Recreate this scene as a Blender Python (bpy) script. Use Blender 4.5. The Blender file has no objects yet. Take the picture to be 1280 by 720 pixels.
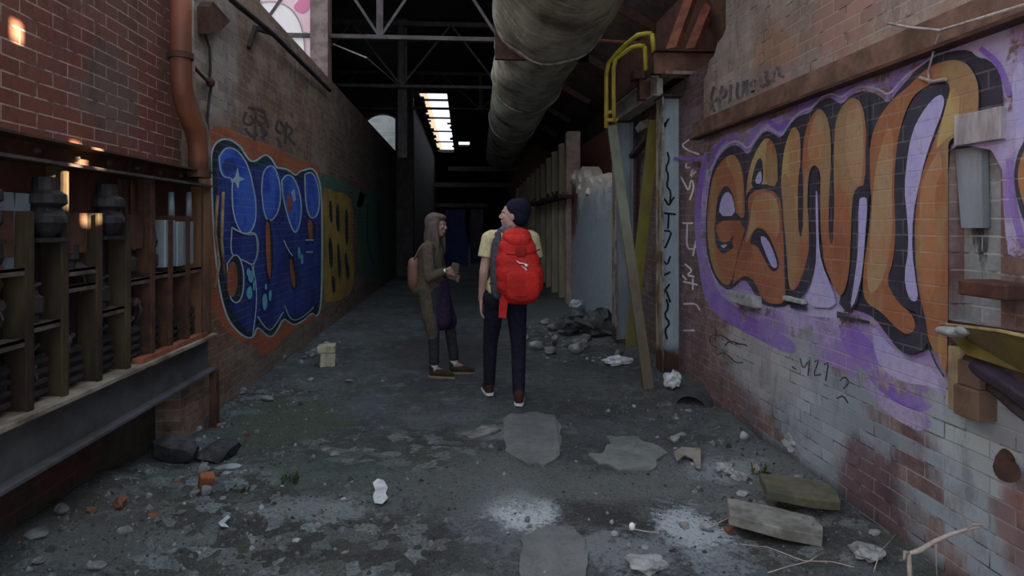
import bpy, bmesh, math, random
from mathutils import Vector, Matrix, noise, Euler
from mathutils.geometry import tessellate_polygon
random.seed(7)
sc = bpy.context.scene
COL = sc.collection
F = 800.0; CX = 640.0; HY = 281.0; CAMZ = 1.56; TH = math.atan(61/800)
SN, CS = math.sin(TH), math.cos(TH)
def ray(px, py):
    u = (px-CX)/F; v = (HY-py)/F
    return Vector((SN+u*CS, CS-u*SN, v))
def onX(px, py, X):
    d = ray(px, py); t = X/d.x; return Vector((X, d.y*t, CAMZ+d.z*t))
def onY(px, py, Y):
    d = ray(px, py); t = Y/d.y; return Vector((d.x*t, Y, CAMZ+d.z*t))
def onZ(px, py, Z=0.0):
    d = ray(px, py); t = (Z-CAMZ)/d.z; return Vector((d.x*t, d.y*t, Z))

# ------------------------------------------------------------------ mesh builder
class MB:
    def __init__(s): s.v = []; s.f = []; s.m = []
    def add(s, vs, fs, mi=0):
        o = len(s.v); s.v += [Vector(v) for v in vs]
        for f in fs: s.f.append([i+o for i in f]); s.m.append(mi)
        return s
    def box(s, a, b, mi=0, rot=None, piv=None):
        x0,y0,z0 = a; x1,y1,z1 = b
        vs = [Vector(p) for p in ((x0,y0,z0),(x1,y0,z0),(x1,y1,z0),(x0,y1,z0),(x0,y0,z1),(x1,y0,z1),(x1,y1,z1),(x0,y1,z1))]
        if rot:
            c = Vector(piv) if piv else (Vector(a)+Vector(b))/2
            R = Euler(rot).to_matrix(); vs = [c+R@(v-c) for v in vs]
        return s.add(vs, [(0,3,2,1),(4,5,6,7),(0,1,5,4),(1,2,6,5),(2,3,7,6),(3,0,4,7)], mi)
    def bar(s, p0, p1, w, h, mi=0, up=(0,0,1)):
        p0 = Vector(p0); p1 = Vector(p1); d = (p1-p0).normalized(); up = Vector(up)
        a = d.cross(up)
        if a.length < 1e-4: a = d.cross(Vector((1,0,0)))
        a.normalize(); b = a.cross(d).normalized(); a *= w/2; b *= h/2
        vs = [p0-a-b,p0+a-b,p0+a+b,p0-a+b,p1-a-b,p1+a-b,p1+a+b,p1-a+b]
        return s.add(vs, [(3,2,1,0),(4,5,6,7),(0,1,5,4),(1,2,6,5),(2,3,7,6),(3,0,4,7)], mi)
    def tube(s, path, r, n=10, mi=0, caps=True):
        path = [Vector(p) for p in path]; k = len(path)
        rs = r if isinstance(r, (list, tuple)) else [r]*k
        o = len(s.v); prev = None
        for i, p in enumerate(path):
            d = (path[min(i+1,k-1)]-path[max(i-1,0)]).normalized()
            if prev is None:
                a = d.cross(Vector((0,0,1)))
                if a.length < 1e-3: a = d.cross(Vector((1,0,0)))
            else: a = prev-d*prev.dot(d)
            a.normalize(); prev = a; b = d.cross(a)
            for j in range(n):
                t = 2*math.pi*j/n; s.v.append(p+(a*math.cos(t)+b*math.sin(t))*rs[i])
        for i in range(k-1):
            for j in range(n):
                j2 = (j+1)%n; s.f.append([o+i*n+j,o+i*n+j2,o+(i+1)*n+j2,o+(i+1)*n+j]); s.m.append(mi)
        if caps:
            s.f.append([o+j for j in range(n)][::-1]); s.m.append(mi)
            s.f.append([o+(k-1)*n+j for j in range(n)]); s.m.append(mi)
        return s
    def ell(s, c, r, n=16, m=10, mi=0, rot=None, sq=1.0):
        c = Vector(c); R = Euler(rot).to_matrix() if rot else Matrix.Identity(3)
        vs = [c+R@Vector((0,0,-r[2]))]; fs = []
        pw = lambda t: math.copysign(abs(t)**sq, t)
        for i in range(1, m):
            ph = -math.pi/2+math.pi*i/m
            for j in range(n):
                t = 2*math.pi*j/n
                vs.append(c+R@Vector((r[0]*pw(math.cos(ph))*pw(math.cos(t)), r[1]*pw(math.cos(ph))*pw(math.sin(t)), r[2]*pw(math.sin(ph)))))
        vs.append(c+R@Vector((0,0,r[2]))); L = len(vs)-1
        for j in range(n):
            fs.append((0,1+(j+1)%n,1+j)); fs.append((L,1+(m-2)*n+j,1+(m-2)*n+(j+1)%n))
            for i in range(m-2):
                a = 1+i*n; fs.append((a+j,a+(j+1)%n,a+n+(j+1)%n,a+n+j))
        return s.add(vs, fs, mi)
    def cap(s, p0, p1, r0, r1, n=12, mi=0):       # tapered limb with round ends
        s.tube([p0,p1],[r0,r1],n,mi); s.ell(p0,(r0,)*3,n,8,mi); s.ell(p1,(r1,)*3,n,8,mi); return s
    def prism(s, pts, ax, mi=0):                  # outline (3D pts) extruded by the vector ax
        k = len(pts); pts = [Vector(p) for p in pts]; ax = Vector(ax)
        tri = tessellate_polygon([pts])
        vs = pts+[p+ax for p in pts]; fs = []
        nrm = Vector((0,0,0))
        for i in range(k): nrm += pts[i].cross(pts[(i+1)%k])
        flip = nrm.dot(ax) > 0
        for t in tri:
            a,b,c = t
            n0 = (pts[b]-pts[a]).cross(pts[c]-pts[a])
            if n0.dot(ax) > 0: a,c = c,a
            fs.append((a,b,c)); fs.append((c+k,b+k,a+k))
        for i in range(k):
            j = (i+1)%k
            fs.append((i,j,j+k,i+k) if flip else (j,i,i+k,j+k))
        return s.add(vs, fs, mi)

def ob_from_mesh(name, me, mats, parent=None, origin=None, smooth=False):
    for m in (mats if isinstance(mats,(list,tuple)) else [mats]): me.materials.append(m)
    if smooth:
        for p in me.polygons: p.use_smooth = True
    o = bpy.data.objects.new(name, me); COL.objects.link(o)
    if parent is not None:
        off = Vector(parent['_o']) if '_o' in parent else parent.location
        me.transform(Matrix.Translation(-off)); o.parent = parent; o['_o'] = tuple(off)
    elif origin is not None:
        me.transform(Matrix.Translation(-Vector(origin))); o.location = origin; o['_o'] = tuple(origin)
    return o
def obj(name, mb, mats, parent=None, smooth=False, origin='base', bevel=0):
    me = bpy.data.meshes.new(name); me.from_pydata([tuple(v) for v in mb.v], [], mb.f)
    for p, mi in zip(me.polygons, mb.m): p.material_index = mi
    me.update()
    if origin == 'base' and parent is None:
        xs=[v.x for v in mb.v]; ys=[v.y for v in mb.v]; zs=[v.z for v in mb.v]
        origin = Vector(((min(xs)+max(xs))/2,(min(ys)+max(ys))/2,min(zs)))
    elif origin == 'base': origin = None
    o = ob_from_mesh(name, me, mats, parent, origin, smooth)
    if bevel:
        md = o.modifiers.new('b','BEVEL'); md.width = bevel; md.segments = 2; md.limit_method='ANGLE'
    return o
def tag(o, label, cat, group=None, kind=None):
    o['label'] = label; o['category'] = cat
    if group: o['group'] = group
    if kind: o['kind'] = kind
    return o
def thing(name, label, cat, loc, group=None):
    o = bpy.data.objects.new(name, None); COL.objects.link(o); o.location = loc; o['_o'] = tuple(loc)
    o.empty_display_size = .1
    return tag(o, label, cat, group)
def struct(name, mb, mat, smooth=False, **k):
    o = obj(name, mb, mat, smooth=smooth, origin=(0,0,0), **k); o['kind'] = 'structure'; return o
def remesh(mb, vox, smooth=4, name='tmp'):
    me = bpy.data.meshes.new(name); me.from_pydata([tuple(v) for v in mb.v], [], mb.f); me.update()
    o = bpy.data.objects.new(name, me); COL.objects.link(o)
    md = o.modifiers.new('r','REMESH'); md.mode = 'VOXEL'; md.voxel_size = vox
    if smooth:
        s = o.modifiers.new('s','SMOOTH'); s.iterations = smooth; s.factor = .5
    dg = bpy.context.evaluated_depsgraph_get(); dg.update()
    r = bpy.data.meshes.new_from_object(o.evaluated_get(dg)); r.name = name
    bpy.data.objects.remove(o); bpy.data.meshes.remove(me)
    return r
def dup(o, parent=None):
    c = o.copy(); COL.objects.link(c)
    if parent is not None: c.parent = parent
    for ch in list(o.children): dup(ch, c)
    return c

# ------------------------------------------------------------------ node helpers
class NT:
    def __init__(s, name, rough=.85, spec=.3, metal=0):
        s.mat = bpy.data.materials.new(name); s.mat.use_nodes = True; s.t = s.mat.node_tree; s.t.nodes.clear()
        s.out = s.n('ShaderNodeOutputMaterial'); s.b = s.n('ShaderNodeBsdfPrincipled')
        s.b.inputs['Roughness'].default_value = rough; s.b.inputs['Metallic'].default_value = metal
        s.b.inputs['Specular IOR Level'].default_value = spec
        s.l(s.b.outputs[0], s.out.inputs[0])
        s.pos = s.n('ShaderNodeNewGeometry').outputs['Position']; s._sep = None
    def n(s, t, **k):
        x = s.t.nodes.new(t)
        for a, b in k.items(): setattr(x, a, b)
        return x
    def l(s, a, b): s.t.links.new(a, b)
    def put(s, sock, v):
        if isinstance(v, bpy.types.NodeSocket): s.l(v, sock)
        elif isinstance(v, (tuple, list)) and len(v) == 3 and sock.type == 'RGBA': sock.default_value = (*v, 1)
        else: sock.default_value = v
    def mix(s, f, a, b, mode='MIX'):
        x = s.n('ShaderNodeMix', data_type='RGBA', blend_type=mode)
        s.put(x.inputs[0], f); s.put(x.inputs[6], a); s.put(x.inputs[7], b); return x.outputs[2]
    def math(s, op, a, b=0.0, c=0.0, clamp=False):
        x = s.n('ShaderNodeMath', operation=op, use_clamp=clamp)
        s.put(x.inputs[0], a); s.put(x.inputs[1], b)
        if op in ('MULTIPLY_ADD',): s.put(x.inputs[2], c)
        return x.outputs[0]
    def smooth(s, v, a, b):
        x = s.n('ShaderNodeMapRange', interpolation_type='SMOOTHSTEP')
        s.put(x.inputs[0], v); x.inputs[1].default_value = a; x.inputs[2].default_value = b; return x.outputs[0]
    def noise(s, scale, detail=4, rough=.6, vec=None, dist=0):
        x = s.n('ShaderNodeTexNoise'); x.inputs['Scale'].default_value = scale; x.inputs['Detail'].default_value = detail
        x.inputs['Roughness'].default_value = rough; x.inputs['Distortion'].default_value = dist
        s.l(vec or s.pos, x.inputs['Vector']); return x.outputs[0]
    def sep(s):
        if s._sep is None:
            s._sep = s.n('ShaderNodeSeparateXYZ'); s.l(s.pos, s._sep.inputs[0])
        return s._sep.outputs
    def vec(s, a, b, c=0.0):
        x = s.n('ShaderNodeCombineXYZ'); s.put(x.inputs[0], a); s.put(x.inputs[1], b); s.put(x.inputs[2], c); return x.outputs[0]
    def scl(s, sx, sy, sz):
        x = s.n('ShaderNodeVectorMath', operation='MULTIPLY'); s.l(s.pos, x.inputs[0]); x.inputs[1].default_value = (sx,sy,sz); return x.outputs[0]
    def bump(s, h, strength=.5, dist=.01):
        x = s.n('ShaderNodeBump'); x.inputs['Strength'].default_value = strength; x.inputs['Distance'].default_value = dist
        s.l(h, x.inputs['Height'])
        s.l(x.outputs[0], s.b.inputs['Normal'])
    def blob(s, col, c2, a, b, ra, rb, ax=('Y','Z'), soft=.5, amp=.9, nz=None, st=1.0):
        # worn / stained patch with a noisy edge, centred at (a,b) on the surface
        S = s.sep(); ia = 'XYZ'.index(ax[0]); ib = 'XYZ'.index(ax[1])
        p = s.math('MULTIPLY', s.math('SUBTRACT', S[ia], a), 1/ra); q = s.math('MULTIPLY', s.math('SUBTRACT', S[ib], b), 1/rb)
        d = s.math('SQRT', s.math('ADD', s.math('MULTIPLY', p, p), s.math('MULTIPLY', q, q)))
        d = s.math('ADD', d, s.math('MULTIPLY', s.math('SUBTRACT', nz if nz else s.noise(3.0), .5), amp*2))
        m = s.smooth(d, 1+soft*.5, 1-soft*.5) if False else s.math('MULTIPLY', s.math('SUBTRACT', 1.0, s.smooth(d, 1-soft*.5, 1+soft*.5)), st)
        return s.mix(m, col, c2)
    def done(s, col): s.put(s.b.inputs['Base Color'], col); return s.mat

def simple(name, c, c2=None, sc_=8, rough=.85, metal=0, bump=.3, spec=.3, bd=.01, stretch=None, lo=.35, hi=.65):
    t = NT(name, rough, spec, metal)
    v = t.scl(*stretch) if stretch else None
    nz = t.noise(sc_, 5, .65, v)
    col = t.mix(t.smooth(nz, lo, hi), c, c2 if c2 else tuple(x*.6 for x in c))
    if bump: t.bump(t.noise(sc_*3, 4, .6, v), bump, bd)
    return t.done(col)

def bricknodes(t, ax='Y', bw=.235, rh=.072, off=0.0):
    S = t.sep(); h = S['XYZ'.index(ax)]
    wob = t.math('MULTIPLY', t.math('SUBTRACT', t.noise(1.2, 2), .5), .02)
    v = t.vec(t.math('ADD', h, off), t.math('ADD', S[2], wob))
    x = t.n('ShaderNodeTexBrick'); x.inputs['Scale'].default_value = 1; x.inputs['Mortar Size'].default_value = .0045
    x.inputs['Mortar Smooth'].default_value = .35; x.inputs['Brick Width'].default_value = bw; x.inputs['Row Height'].default_value = rh
    x.inputs['Color1'].default_value = (0,0,0,1); x.inputs['Color2'].default_value = (1,1,1,1); x.inputs['Mortar'].default_value = (.5,.5,.5,1)
    t.l(v, x.inputs['Vector']); return x.outputs['Color'], x.outputs['Fac']
def brickcol(t, c1, c2, c3, mortar, ax='Y', mst=1.0, bw=.235, rh=.072, cl=1.0):
    r, f = bricknodes(t, ax, bw, rh)
    col = t.mix(r, c1, c2)
    col = t.mix(t.math('MULTIPLY', t.smooth(t.noise(1.6, 5, .7), .42, .62), cl), col, c3)
    mf = t.math('MULTIPLY', f, t.math('MULTIPLY', t.smooth(t.noise(5, 3), .3, .6), mst))
    base = t.mix(mf, col, mortar)
    nn = t.noise(26, 5, .75)
    base = t.mix(t.math('MULTIPLY', t.smooth(nn, .3, .7), .45), base, tuple(x*.45 for x in c1))
    hgt = t.math('ADD', t.math('MULTIPLY', t.math('SUBTRACT', 1.0, f), .8), t.math('MULTIPLY', nn, .5))
    t.bump(hgt, .55, .008)
    t.r = r; t.f = f; t.mo = mortar
    return base, f
def fin(t, c, st=.55, mo=None, mst=.6):
    # brick-to-brick variation and the joints read through every stain
    S = t.sep()
    c = t.mix(t.math('MULTIPLY', t.smooth(t.r, 0, .45), 0.0), c, c)
    dk = t.mix(1.0, c, (.50,.46,.47), 'MULTIPLY'); lt = t.mix(1.0, c, (1.35,1.3,1.28), 'MULTIPLY')
    c2 = t.mix(t.r, dk, lt); c = t.mix(st, c, c2)
    g = t.noise(3.2, 7, .78, t.scl(1,1,.45))
    c = t.mix(t.math('MULTIPLY', t.smooth(g, .50, .66), .55), c, t.mix(1.0, c, (.40,.38,.40), 'MULTIPLY'))
    e = t.noise(8, 3)
    c = t.mix(t.math('MULTIPLY', t.f, t.math('MULTIPLY', t.smooth(e, .35, .55), mst)), c, mo or t.mo)
    c = t.mix(t.math('MULTIPLY', t.f, t.math('MULTIPLY', t.smooth(e, .50, .35), .7)), c, (.02,.018,.02))
    return c

# ------------------------------------------------------------------ camera, light
cam = bpy.data.cameras.new('camera'); co = bpy.data.objects.new('camera', cam); COL.objects.link(co)
co.location = (0,0,CAMZ); co.rotation_euler = (math.pi/2, 0, -TH)
cam.sensor_width = 36; cam.lens = 36*F/1280; cam.shift_y = -(360-HY)/1280; cam.clip_end = 300; cam.clip_start = .05
sc.camera = co
w = bpy.data.worlds.new('world'); sc.world = w; w.use_nodes = True
bg = w.node_tree.nodes['Background']; bg.inputs[0].default_value = (.80,.88,1.0,1); bg.inputs[1].default_value = 1.0
sd = Vector((-.85,.42,-.32)).normalized()
sl = bpy.data.lights.new('sun','SUN'); sl.energy = 42.0; sl.color = (1,.84,.52); sl.angle = math.radians(.6)
so = bpy.data.objects.new('sun', sl); COL.objects.link(so); so.rotation_euler = sd.to_track_quat('-Z','Y').to_euler(); so.location = (8,-6,9)
sc.view_settings.view_transform = 'Standard'; sc.view_settings.look = 'None'
sc.view_settings.gamma = 1; sc.view_settings.use_curve_mapping = False
sc.view_settings.exposure = 0.78

# ------------------------------------------------------------------ plain materials
M = {}
M['rust'] = simple('rusty_steel', (.10,.045,.03), (.045,.025,.02), 9, .75, .1)
M['rustred'] = simple('red_rusty_steel', (.33,.11,.06), (.15,.06,.04), 6, .7, .1)
M['darksteel'] = simple('dark_steel', (.05,.042,.045), (.022,.02,.022), 6, .6, .2)
M['truss'] = simple('dusty_grey_steel', (.085,.068,.068), (.045,.036,.038), 5, .7, .1)
M['galv'] = simple('grey_blue_painted_steel', (.30,.36,.40), (.20,.24,.27), 4, .5, .2, stretch=(1,1,.3))
M['olive'] = simple('olive_painted_steel', (.085,.062,.034), (.030,.018,.014), 3, .6, .1, stretch=(1,1,.35))
M['yellow'] = simple('yellow_paint', (.62,.50,.05), (.42,.32,.05), 6, .5, 0)
M['wood'] = simple('weathered_wood', (.24,.20,.12), (.13,.10,.06), 3, .85, 0, stretch=(1,1,.12))
M['stone'] = simple('grey_rubble', (.22,.23,.23), (.10,.105,.105), 9, .95, 0, .6)
M['pale'] = simple('pale_plaster_rubble', (.34,.37,.38), (.17,.185,.19), 8, .95, 0, .6)
M['brickfrag'] = simple('broken_red_brick', (.22,.085,.055), (.12,.06,.045), 10, .95, 0, .6)
M['char'] = simple('charred_lump', (.022,.022,.026), (.05,.05,.055), 14, .8, 0, .8)
M['paper'] = simple('crumpled_white_plastic', (.72,.76,.80), (.40,.44,.48), 7, .45, 0, .8)
M['block'] = simple('cream_block', (.50,.48,.36), (.30,.28,.20), 8, .9, 0, .5)
M['hole'] = simple('plain_black', (.012,.010,.010), (.02,.016,.014), 8, .95, 0)
M['leaf'] = simple('mossy_green', (.06,.09,.025), (.03,.045,.015), 14, .9, 0)
M['twig'] = simple('dry_pale_twig', (.40,.37,.33), (.26,.23,.20), 20, .85, 0)
M['cable'] = simple('grey_cable', (.40,.36,.34), (.22,.2,.19), 20, .6, 0, 0)

# duct: greenish lagging with peeling streaks
t = NT('mossy_duct_lagging', .9)
c = t.mix(t.smooth(t.noise(2.2,6,.7,t.scl(1,.6,1.4)), .38, .62), (.36,.36,.27), (.15,.14,.10))
c = t.mix(t.smooth(t.noise(7,5,.7,t.scl(.35,3,.35)), .52, .68), c, (.46,.47,.39))
c = t.mix(t.smooth(t.noise(1.3,3,.6), .55, .72), c, (.06,.045,.035))
t.bump(t.noise(9,6,.7,t.scl(.4,2.2,.4)), .9, .03); M['duct'] = t.done(c)

# floor
t = NT('dirty_concrete_floor', .88, .25)
n1 = t.noise(.9,6,.65); n2 = t.noise(5.5,7,.75); n3 = t.noise(2.4,4,.7)
c = t.mix(t.smooth(n1,.36,.64), (.070,.082,.092), (.13,.155,.165))
c = t.mix(t.math('MULTIPLY', t.smooth(n2,.50,.64), .7), c, (.20,.23,.235))
c = t.mix(t.math('MULTIPLY', t.smooth(t.noise(14,5,.8),.5,.66), .6), c, (.045,.046,.048))
c = t.mix(t.math('MULTIPLY', t.smooth(t.noise(1.6,5,.7,t.scl(1,1,1)),.53,.63), .55), c, (.06,.085,.045))
nz = t.math('ADD', t.math('MULTIPLY', t.noise(4.2,6,.8), .5), t.math('MULTIPLY', t.noise(26,5,.85), .5))
vo = t.n('ShaderNodeTexVoronoi'); vo.inputs['Scale'].default_value = 11; vo.inputs['Randomness'].default_value = 1
wv = t.n('ShaderNodeVectorMath', operation='ADD'); wn = t.n('ShaderNodeTexNoise'); wn.inputs['Scale'].default_value = 6; wn.inputs['Detail'].default_value = 5; t.l(t.pos, wn.inputs['Vector'])
ws = t.n('ShaderNodeVectorMath', operation='MULTIPLY'); ws.inputs[1].default_value = (.22,.22,.22); t.l(wn.outputs['Color'], ws.inputs[0]); t.l(t.pos, wv.inputs[0]); t.l(ws.outputs[0], wv.inputs[1]); t.l(wv.outputs[0], vo.inputs['Vector'])
vr = t.n('ShaderNodeSeparateColor'); t.l(vo.outputs['Color'], vr.inputs[0])
crust = t.mix(t.smooth(vr.outputs[0], .35, .95), (.050,.052,.045), (.33,.39,.40)); crust = t.mix(t.math('MULTIPLY', t.smooth(vr.outputs[1], .6, .9), .6), crust, (.085,.10,.06)); crust = t.mix(t.math('MULTIPLY', t.smooth(t.noise(50,4,.8),.45,.62), .6), crust, (.05,.05,.05))
def fb(c, px, py, rx, ry, col, st=.8, amp=1.0, soft=.7):
    p = onZ(px,py); q = onZ(px+rx,py); r1 = onZ(px,py-ry); r2 = onZ(px,py+ry)
    return t.blob(c, col, p.x, p.y, abs(q.x-p.x), abs(r1.y-r2.y)/2, ('X','Y'), soft, amp, nz, st)
c = fb(c, 300,640,190,60,(.13,.15,.15),.8,1.6)
c = fb(c, 250,645,200,70,crust,.75,1.8)
c = fb(c, 440,690,140,50,crust,.7,2.2)
c = fb(c, 930,640,140,70,crust,.6,2.2)
c = fb(c, 340,505,60,22,crust,.6,1.6)
c = fb(c, 700,400,60,30,crust,.8,1.2)
c = fb(c, 395,640,60,16,(.30,.35,.36),.8,3.0)
c = fb(c, 120,700,80,22,(.20,.23,.23),.7,3.0)
c = fb(c, 430,585,90,28,(.11,.15,.13),.8,1.4)
c = fb(c, 360,530,70,30,(.09,.12,.085),.9,.9)
c = fb(c, 130,665,90,40,(.115,.115,.10),.7,1.4)
c = fb(c, 900,600,110,40,(.20,.23,.235),.7,1.7)
c = fb(c, 720,650,90,50,(.055,.055,.055),.7,1.2)
c = fb(c, 642,628,58,44,(.24,.28,.30),1.0,2.4,1.2)
c = fb(c, 650,636,40,24,(.40,.47,.51),1.0,2.2,1.0)
c = fb(c, 653,638,42,20,(.70,.80,.85),1.0,2.0)
c = fb(c, 872,668,40,46,(.30,.35,.39),.9,3.0)
c = fb(c, 862,660,36,26,(.56,.65,.70),1.0,2.4)
c = fb(c, 905,590,46,14,(.34,.39,.41),.9,1.2)
c = fb(c, 760,610,90,18,(.17,.20,.20),.9,1.0)
c = fb(c, 600,600,120,34,(.16,.185,.18),.7,2.2)
c = fb(c, 480,560,110,26,crust,.6,2.4)
c = fb(c, 780,690,70,26,(.30,.35,.37),.8,2.6)
c = fb(c, 615,540,40,8,(.26,.29,.30),.8,1.2)
c = fb(c, 120,700,60,20,(.12,.13,.13),.7,1.4)
c = fb(c, 700,395,50,26,(.22,.24,.26),.9,1.5)
c = fb(c, 555,440,80,20,(.045,.042,.042),.7,.9)
g_ = t.noise(60,5,.85)
c = t.mix(t.math('MULTIPLY', t.smooth(g_,.55,.68), .55), c, (.30,.34,.36))
c = t.mix(t.math('MULTIPLY', t.smooth(t.noise(40,4,.8),.54,.66), .7), c, (.022,.022,.022))
t.bump(t.math('ADD', t.math('MULTIPLY', n2, 1.2), t.noise(30,5,.8)), 1.0, .035)
M['floor'] = t.done(c)
t = NT('screed_slab', .85, .3)
c = t.mix(t.smooth(t.noise(3,6,.7),.35,.65), (.115,.13,.135), (.17,.19,.19)); c = t.mix(t.math('MULTIPLY',t.smooth(t.noise(22,4,.8),.5,.7),.5), c, (.06,.06,.06))
t.bump(t.noise(14,5,.7), .5, .01); M['slab'] = t.done(c)

# ---- walls
def wb(t, c, px0, px1, py0, py1, X, col, st=.8, amp=.9, nz=None, soft=.6):
    a = onX(px0,(py0+py1)/2,X); b = onX(px1,(py0+py1)/2,X); m = (px0+px1)/2
    u = onX(m,py0,X); v = onX(m,py1,X)
    return t.blob(c, col, (a.y+b.y)/2, (u.z+v.z)/2, abs(a.y-b.y)/2, abs(u.z-v.z)/2, ('Y','Z'), soft, amp, nz, st)
XR = 2.05; XL = -2.0
R_0 = lambda k: math.sin(k*12.9898)
def rightbase(t):
    c, f = brickcol(t, (.20,.12,.11), (.11,.08,.09), (.26,.20,.19), (.30,.27,.27), mst=.6)
    nz = t.noise(2.6,6,.75)
    nzv = t.noise(5,6,.75,t.scl(1,1,.25))
    pl = (.33,.39,.43)
    nb = t.math('ADD', t.math('MULTIPLY', nzv, .6), t.math('MULTIPLY', t.r, .4))
    c = wb(t,c,920,1190,430,640,XR,(.25,.33,.38),.85,1.5,nb)
    c = wb(t,c,1150,1290,430,720,XR,(.32,.41,.46),.9,1.0,nb)
    c = wb(t,c,985,1030,440,620,XR,(.34,.42,.46),.7,1.1,nb)
    c = wb(t,c,905,990,400,500,XR,(.38,.41,.42),.7,1.2,nz)
    c = wb(t,c,1075,1150,360,480,XR,(.45,.45,.42),.7,1.0,nz)
    c = wb(t,c,1020,1060,480,640,XR,(.30,.38,.43),.8,.9,nzv)
    c = wb(t,c,1045,1145,560,690,XR,(.12,.075,.09),.9,.8,nz)
    c = wb(t,c,870,960,470,560,XR,(.13,.075,.075),.7,.8,nz)
    c = wb(t,c,1245,1290,560,700,XR,(.19,.085,.085),.7,1.2,nb)
    c = wb(t,c,1150,1290,480,600,XR,(.33,.42,.45),.6,1.1,nz)
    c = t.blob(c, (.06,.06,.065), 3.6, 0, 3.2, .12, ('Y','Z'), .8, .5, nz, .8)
    c = fin(t, c, .4)
    return c, f
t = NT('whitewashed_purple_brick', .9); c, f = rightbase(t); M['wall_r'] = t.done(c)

t = NT('pale_flaking_brick', .92)
c, f = brickcol(t, (.33,.27,.22), (.25,.17,.13), (.40,.35,.30), (.36,.33,.30), mst=.5)
nz = t.noise(3,6,.75)
c = wb(t,c,940,1000,20,120,XR,(.38,.20,.12),.7,1.2,nz)
c = wb(t,c,1020,1110,-40,60,XR,(.30,.17,.14),.8,1.2,nz)
c = wb(t,c,880,940,20,150,XR,(.46,.43,.38),.6,1.0,nz)
c = wb(t,c,890,1010,85,140,XR,(.22,.21,.23),.5,1.0,nz)
M['wall_rtop'] = t.done(fin(t,c,.3))
t = NT('purple_brown_brick', .9); c, f = brickcol(t, (.20,.15,.14), (.13,.09,.10), (.24,.19,.20), (.26,.23,.24), mst=.8); M['wall_rfar'] = t.done(fin(t,c,.6))

t = NT('dark_red_brick', .85); c, f = brickcol(t, (.21,.068,.046), (.15,.055,.042), (.16,.08,.06), (.38,.29,.23), mst=1.0)
c = wb(t,c,95,170,60,170,XL,(.11,.09,.08),.7,1.0); M['wall_l'] = t.done(fin(t,c,.45))
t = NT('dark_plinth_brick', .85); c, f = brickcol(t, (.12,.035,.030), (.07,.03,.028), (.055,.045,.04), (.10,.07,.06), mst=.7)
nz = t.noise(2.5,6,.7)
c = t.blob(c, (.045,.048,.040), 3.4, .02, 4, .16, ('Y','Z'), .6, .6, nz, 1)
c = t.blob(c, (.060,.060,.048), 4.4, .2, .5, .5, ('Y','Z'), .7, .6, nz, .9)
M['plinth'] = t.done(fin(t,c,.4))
def leftbase(t):
    c, f = brickcol(t, (.24,.145,.10), (.17,.115,.085), (.27,.21,.165), (.30,.26,.22), mst=.6)
    nz = t.noise(2.4,6,.75)
    c = wb(t,c,240,300,-20,150,XL,(.30,.27,.24),.8,1.0,nz)
    c = wb(t,c,415,520,120,420,XL,(.11,.085,.075),.9,.5,nz)
    c = wb(t,c,300,400,405,500,XL,(.17,.15,.12),.8,1.2,nz)
    c = fin(t, c, .6)
    return c, f
t = NT('sooty_tan_brick', .9); c, f = leftbase(t); M['wall_lf'] = t.done(c)
t = NT('pale_pink_brick', .9); c, f = brickcol(t, (.62,.50,.48), (.50,.38,.36), (.66,.56,.53), (.40,.31,.30), ax='X', mst=1.0, rh=.09); M['facade'] = t.done(c)
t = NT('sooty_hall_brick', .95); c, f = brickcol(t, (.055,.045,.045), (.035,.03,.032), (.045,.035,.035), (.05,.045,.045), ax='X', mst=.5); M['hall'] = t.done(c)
t = NT('pale_yard_brick', .95); c, f = brickcol(t, (.50,.52,.48), (.34,.36,.33), (.55,.56,.53), (.20,.20,.19), ax='X', mst=1.0, bw=.4, rh=.13); M['yardbrick'] = t.done(c)

def paint(name, cA, cB, side='R', wear=.35, sc_=2.2, stretch=(1,1,1), lo=.42, hi=.6, line=None):
    # spray paint over the brick: courses show through, brick shows where it has worn off
    t = NT(name, .7, .3)
    c, f = (rightbase if side == 'R' else leftbase)(t) if wear > 0 else ((0,0,0), bricknodes(t)[1])
    p = t.mix(t.smooth(t.noise(sc_,3,.55,t.scl(*stretch)), lo, hi), cA, cB)
    ln = line if line else tuple(min(1, x*.7+.10) for x in cA)
    p = t.mix(t.math('MULTIPLY', f, t.math('MULTIPLY', t.smooth(t.noise(3,3),.38,.55), .85)), p, ln)
    p = t.mix(t.math('MULTIPLY', t.smooth(t.noise(24,4,.75),.45,.7), .28), p, tuple(x*.4 for x in cA))
    if wear > 0:
        m = t.smooth(t.noise(4.5,6,.8), .38+wear*.3-.04, .38+wear*.3+.10) if False else t.smooth(t.noise(4.5,6,.8), .68-wear*.35, .78-wear*.35)
        p = t.mix(m, p, c)
    t.bump(t.math('ADD', t.math('MULTIPLY', t.math('SUBTRACT', 1.0, f), .8), t.math('MULTIPLY', t.noise(26,5,.75), .4)), .5, .008)
    return t.done(p)

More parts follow.
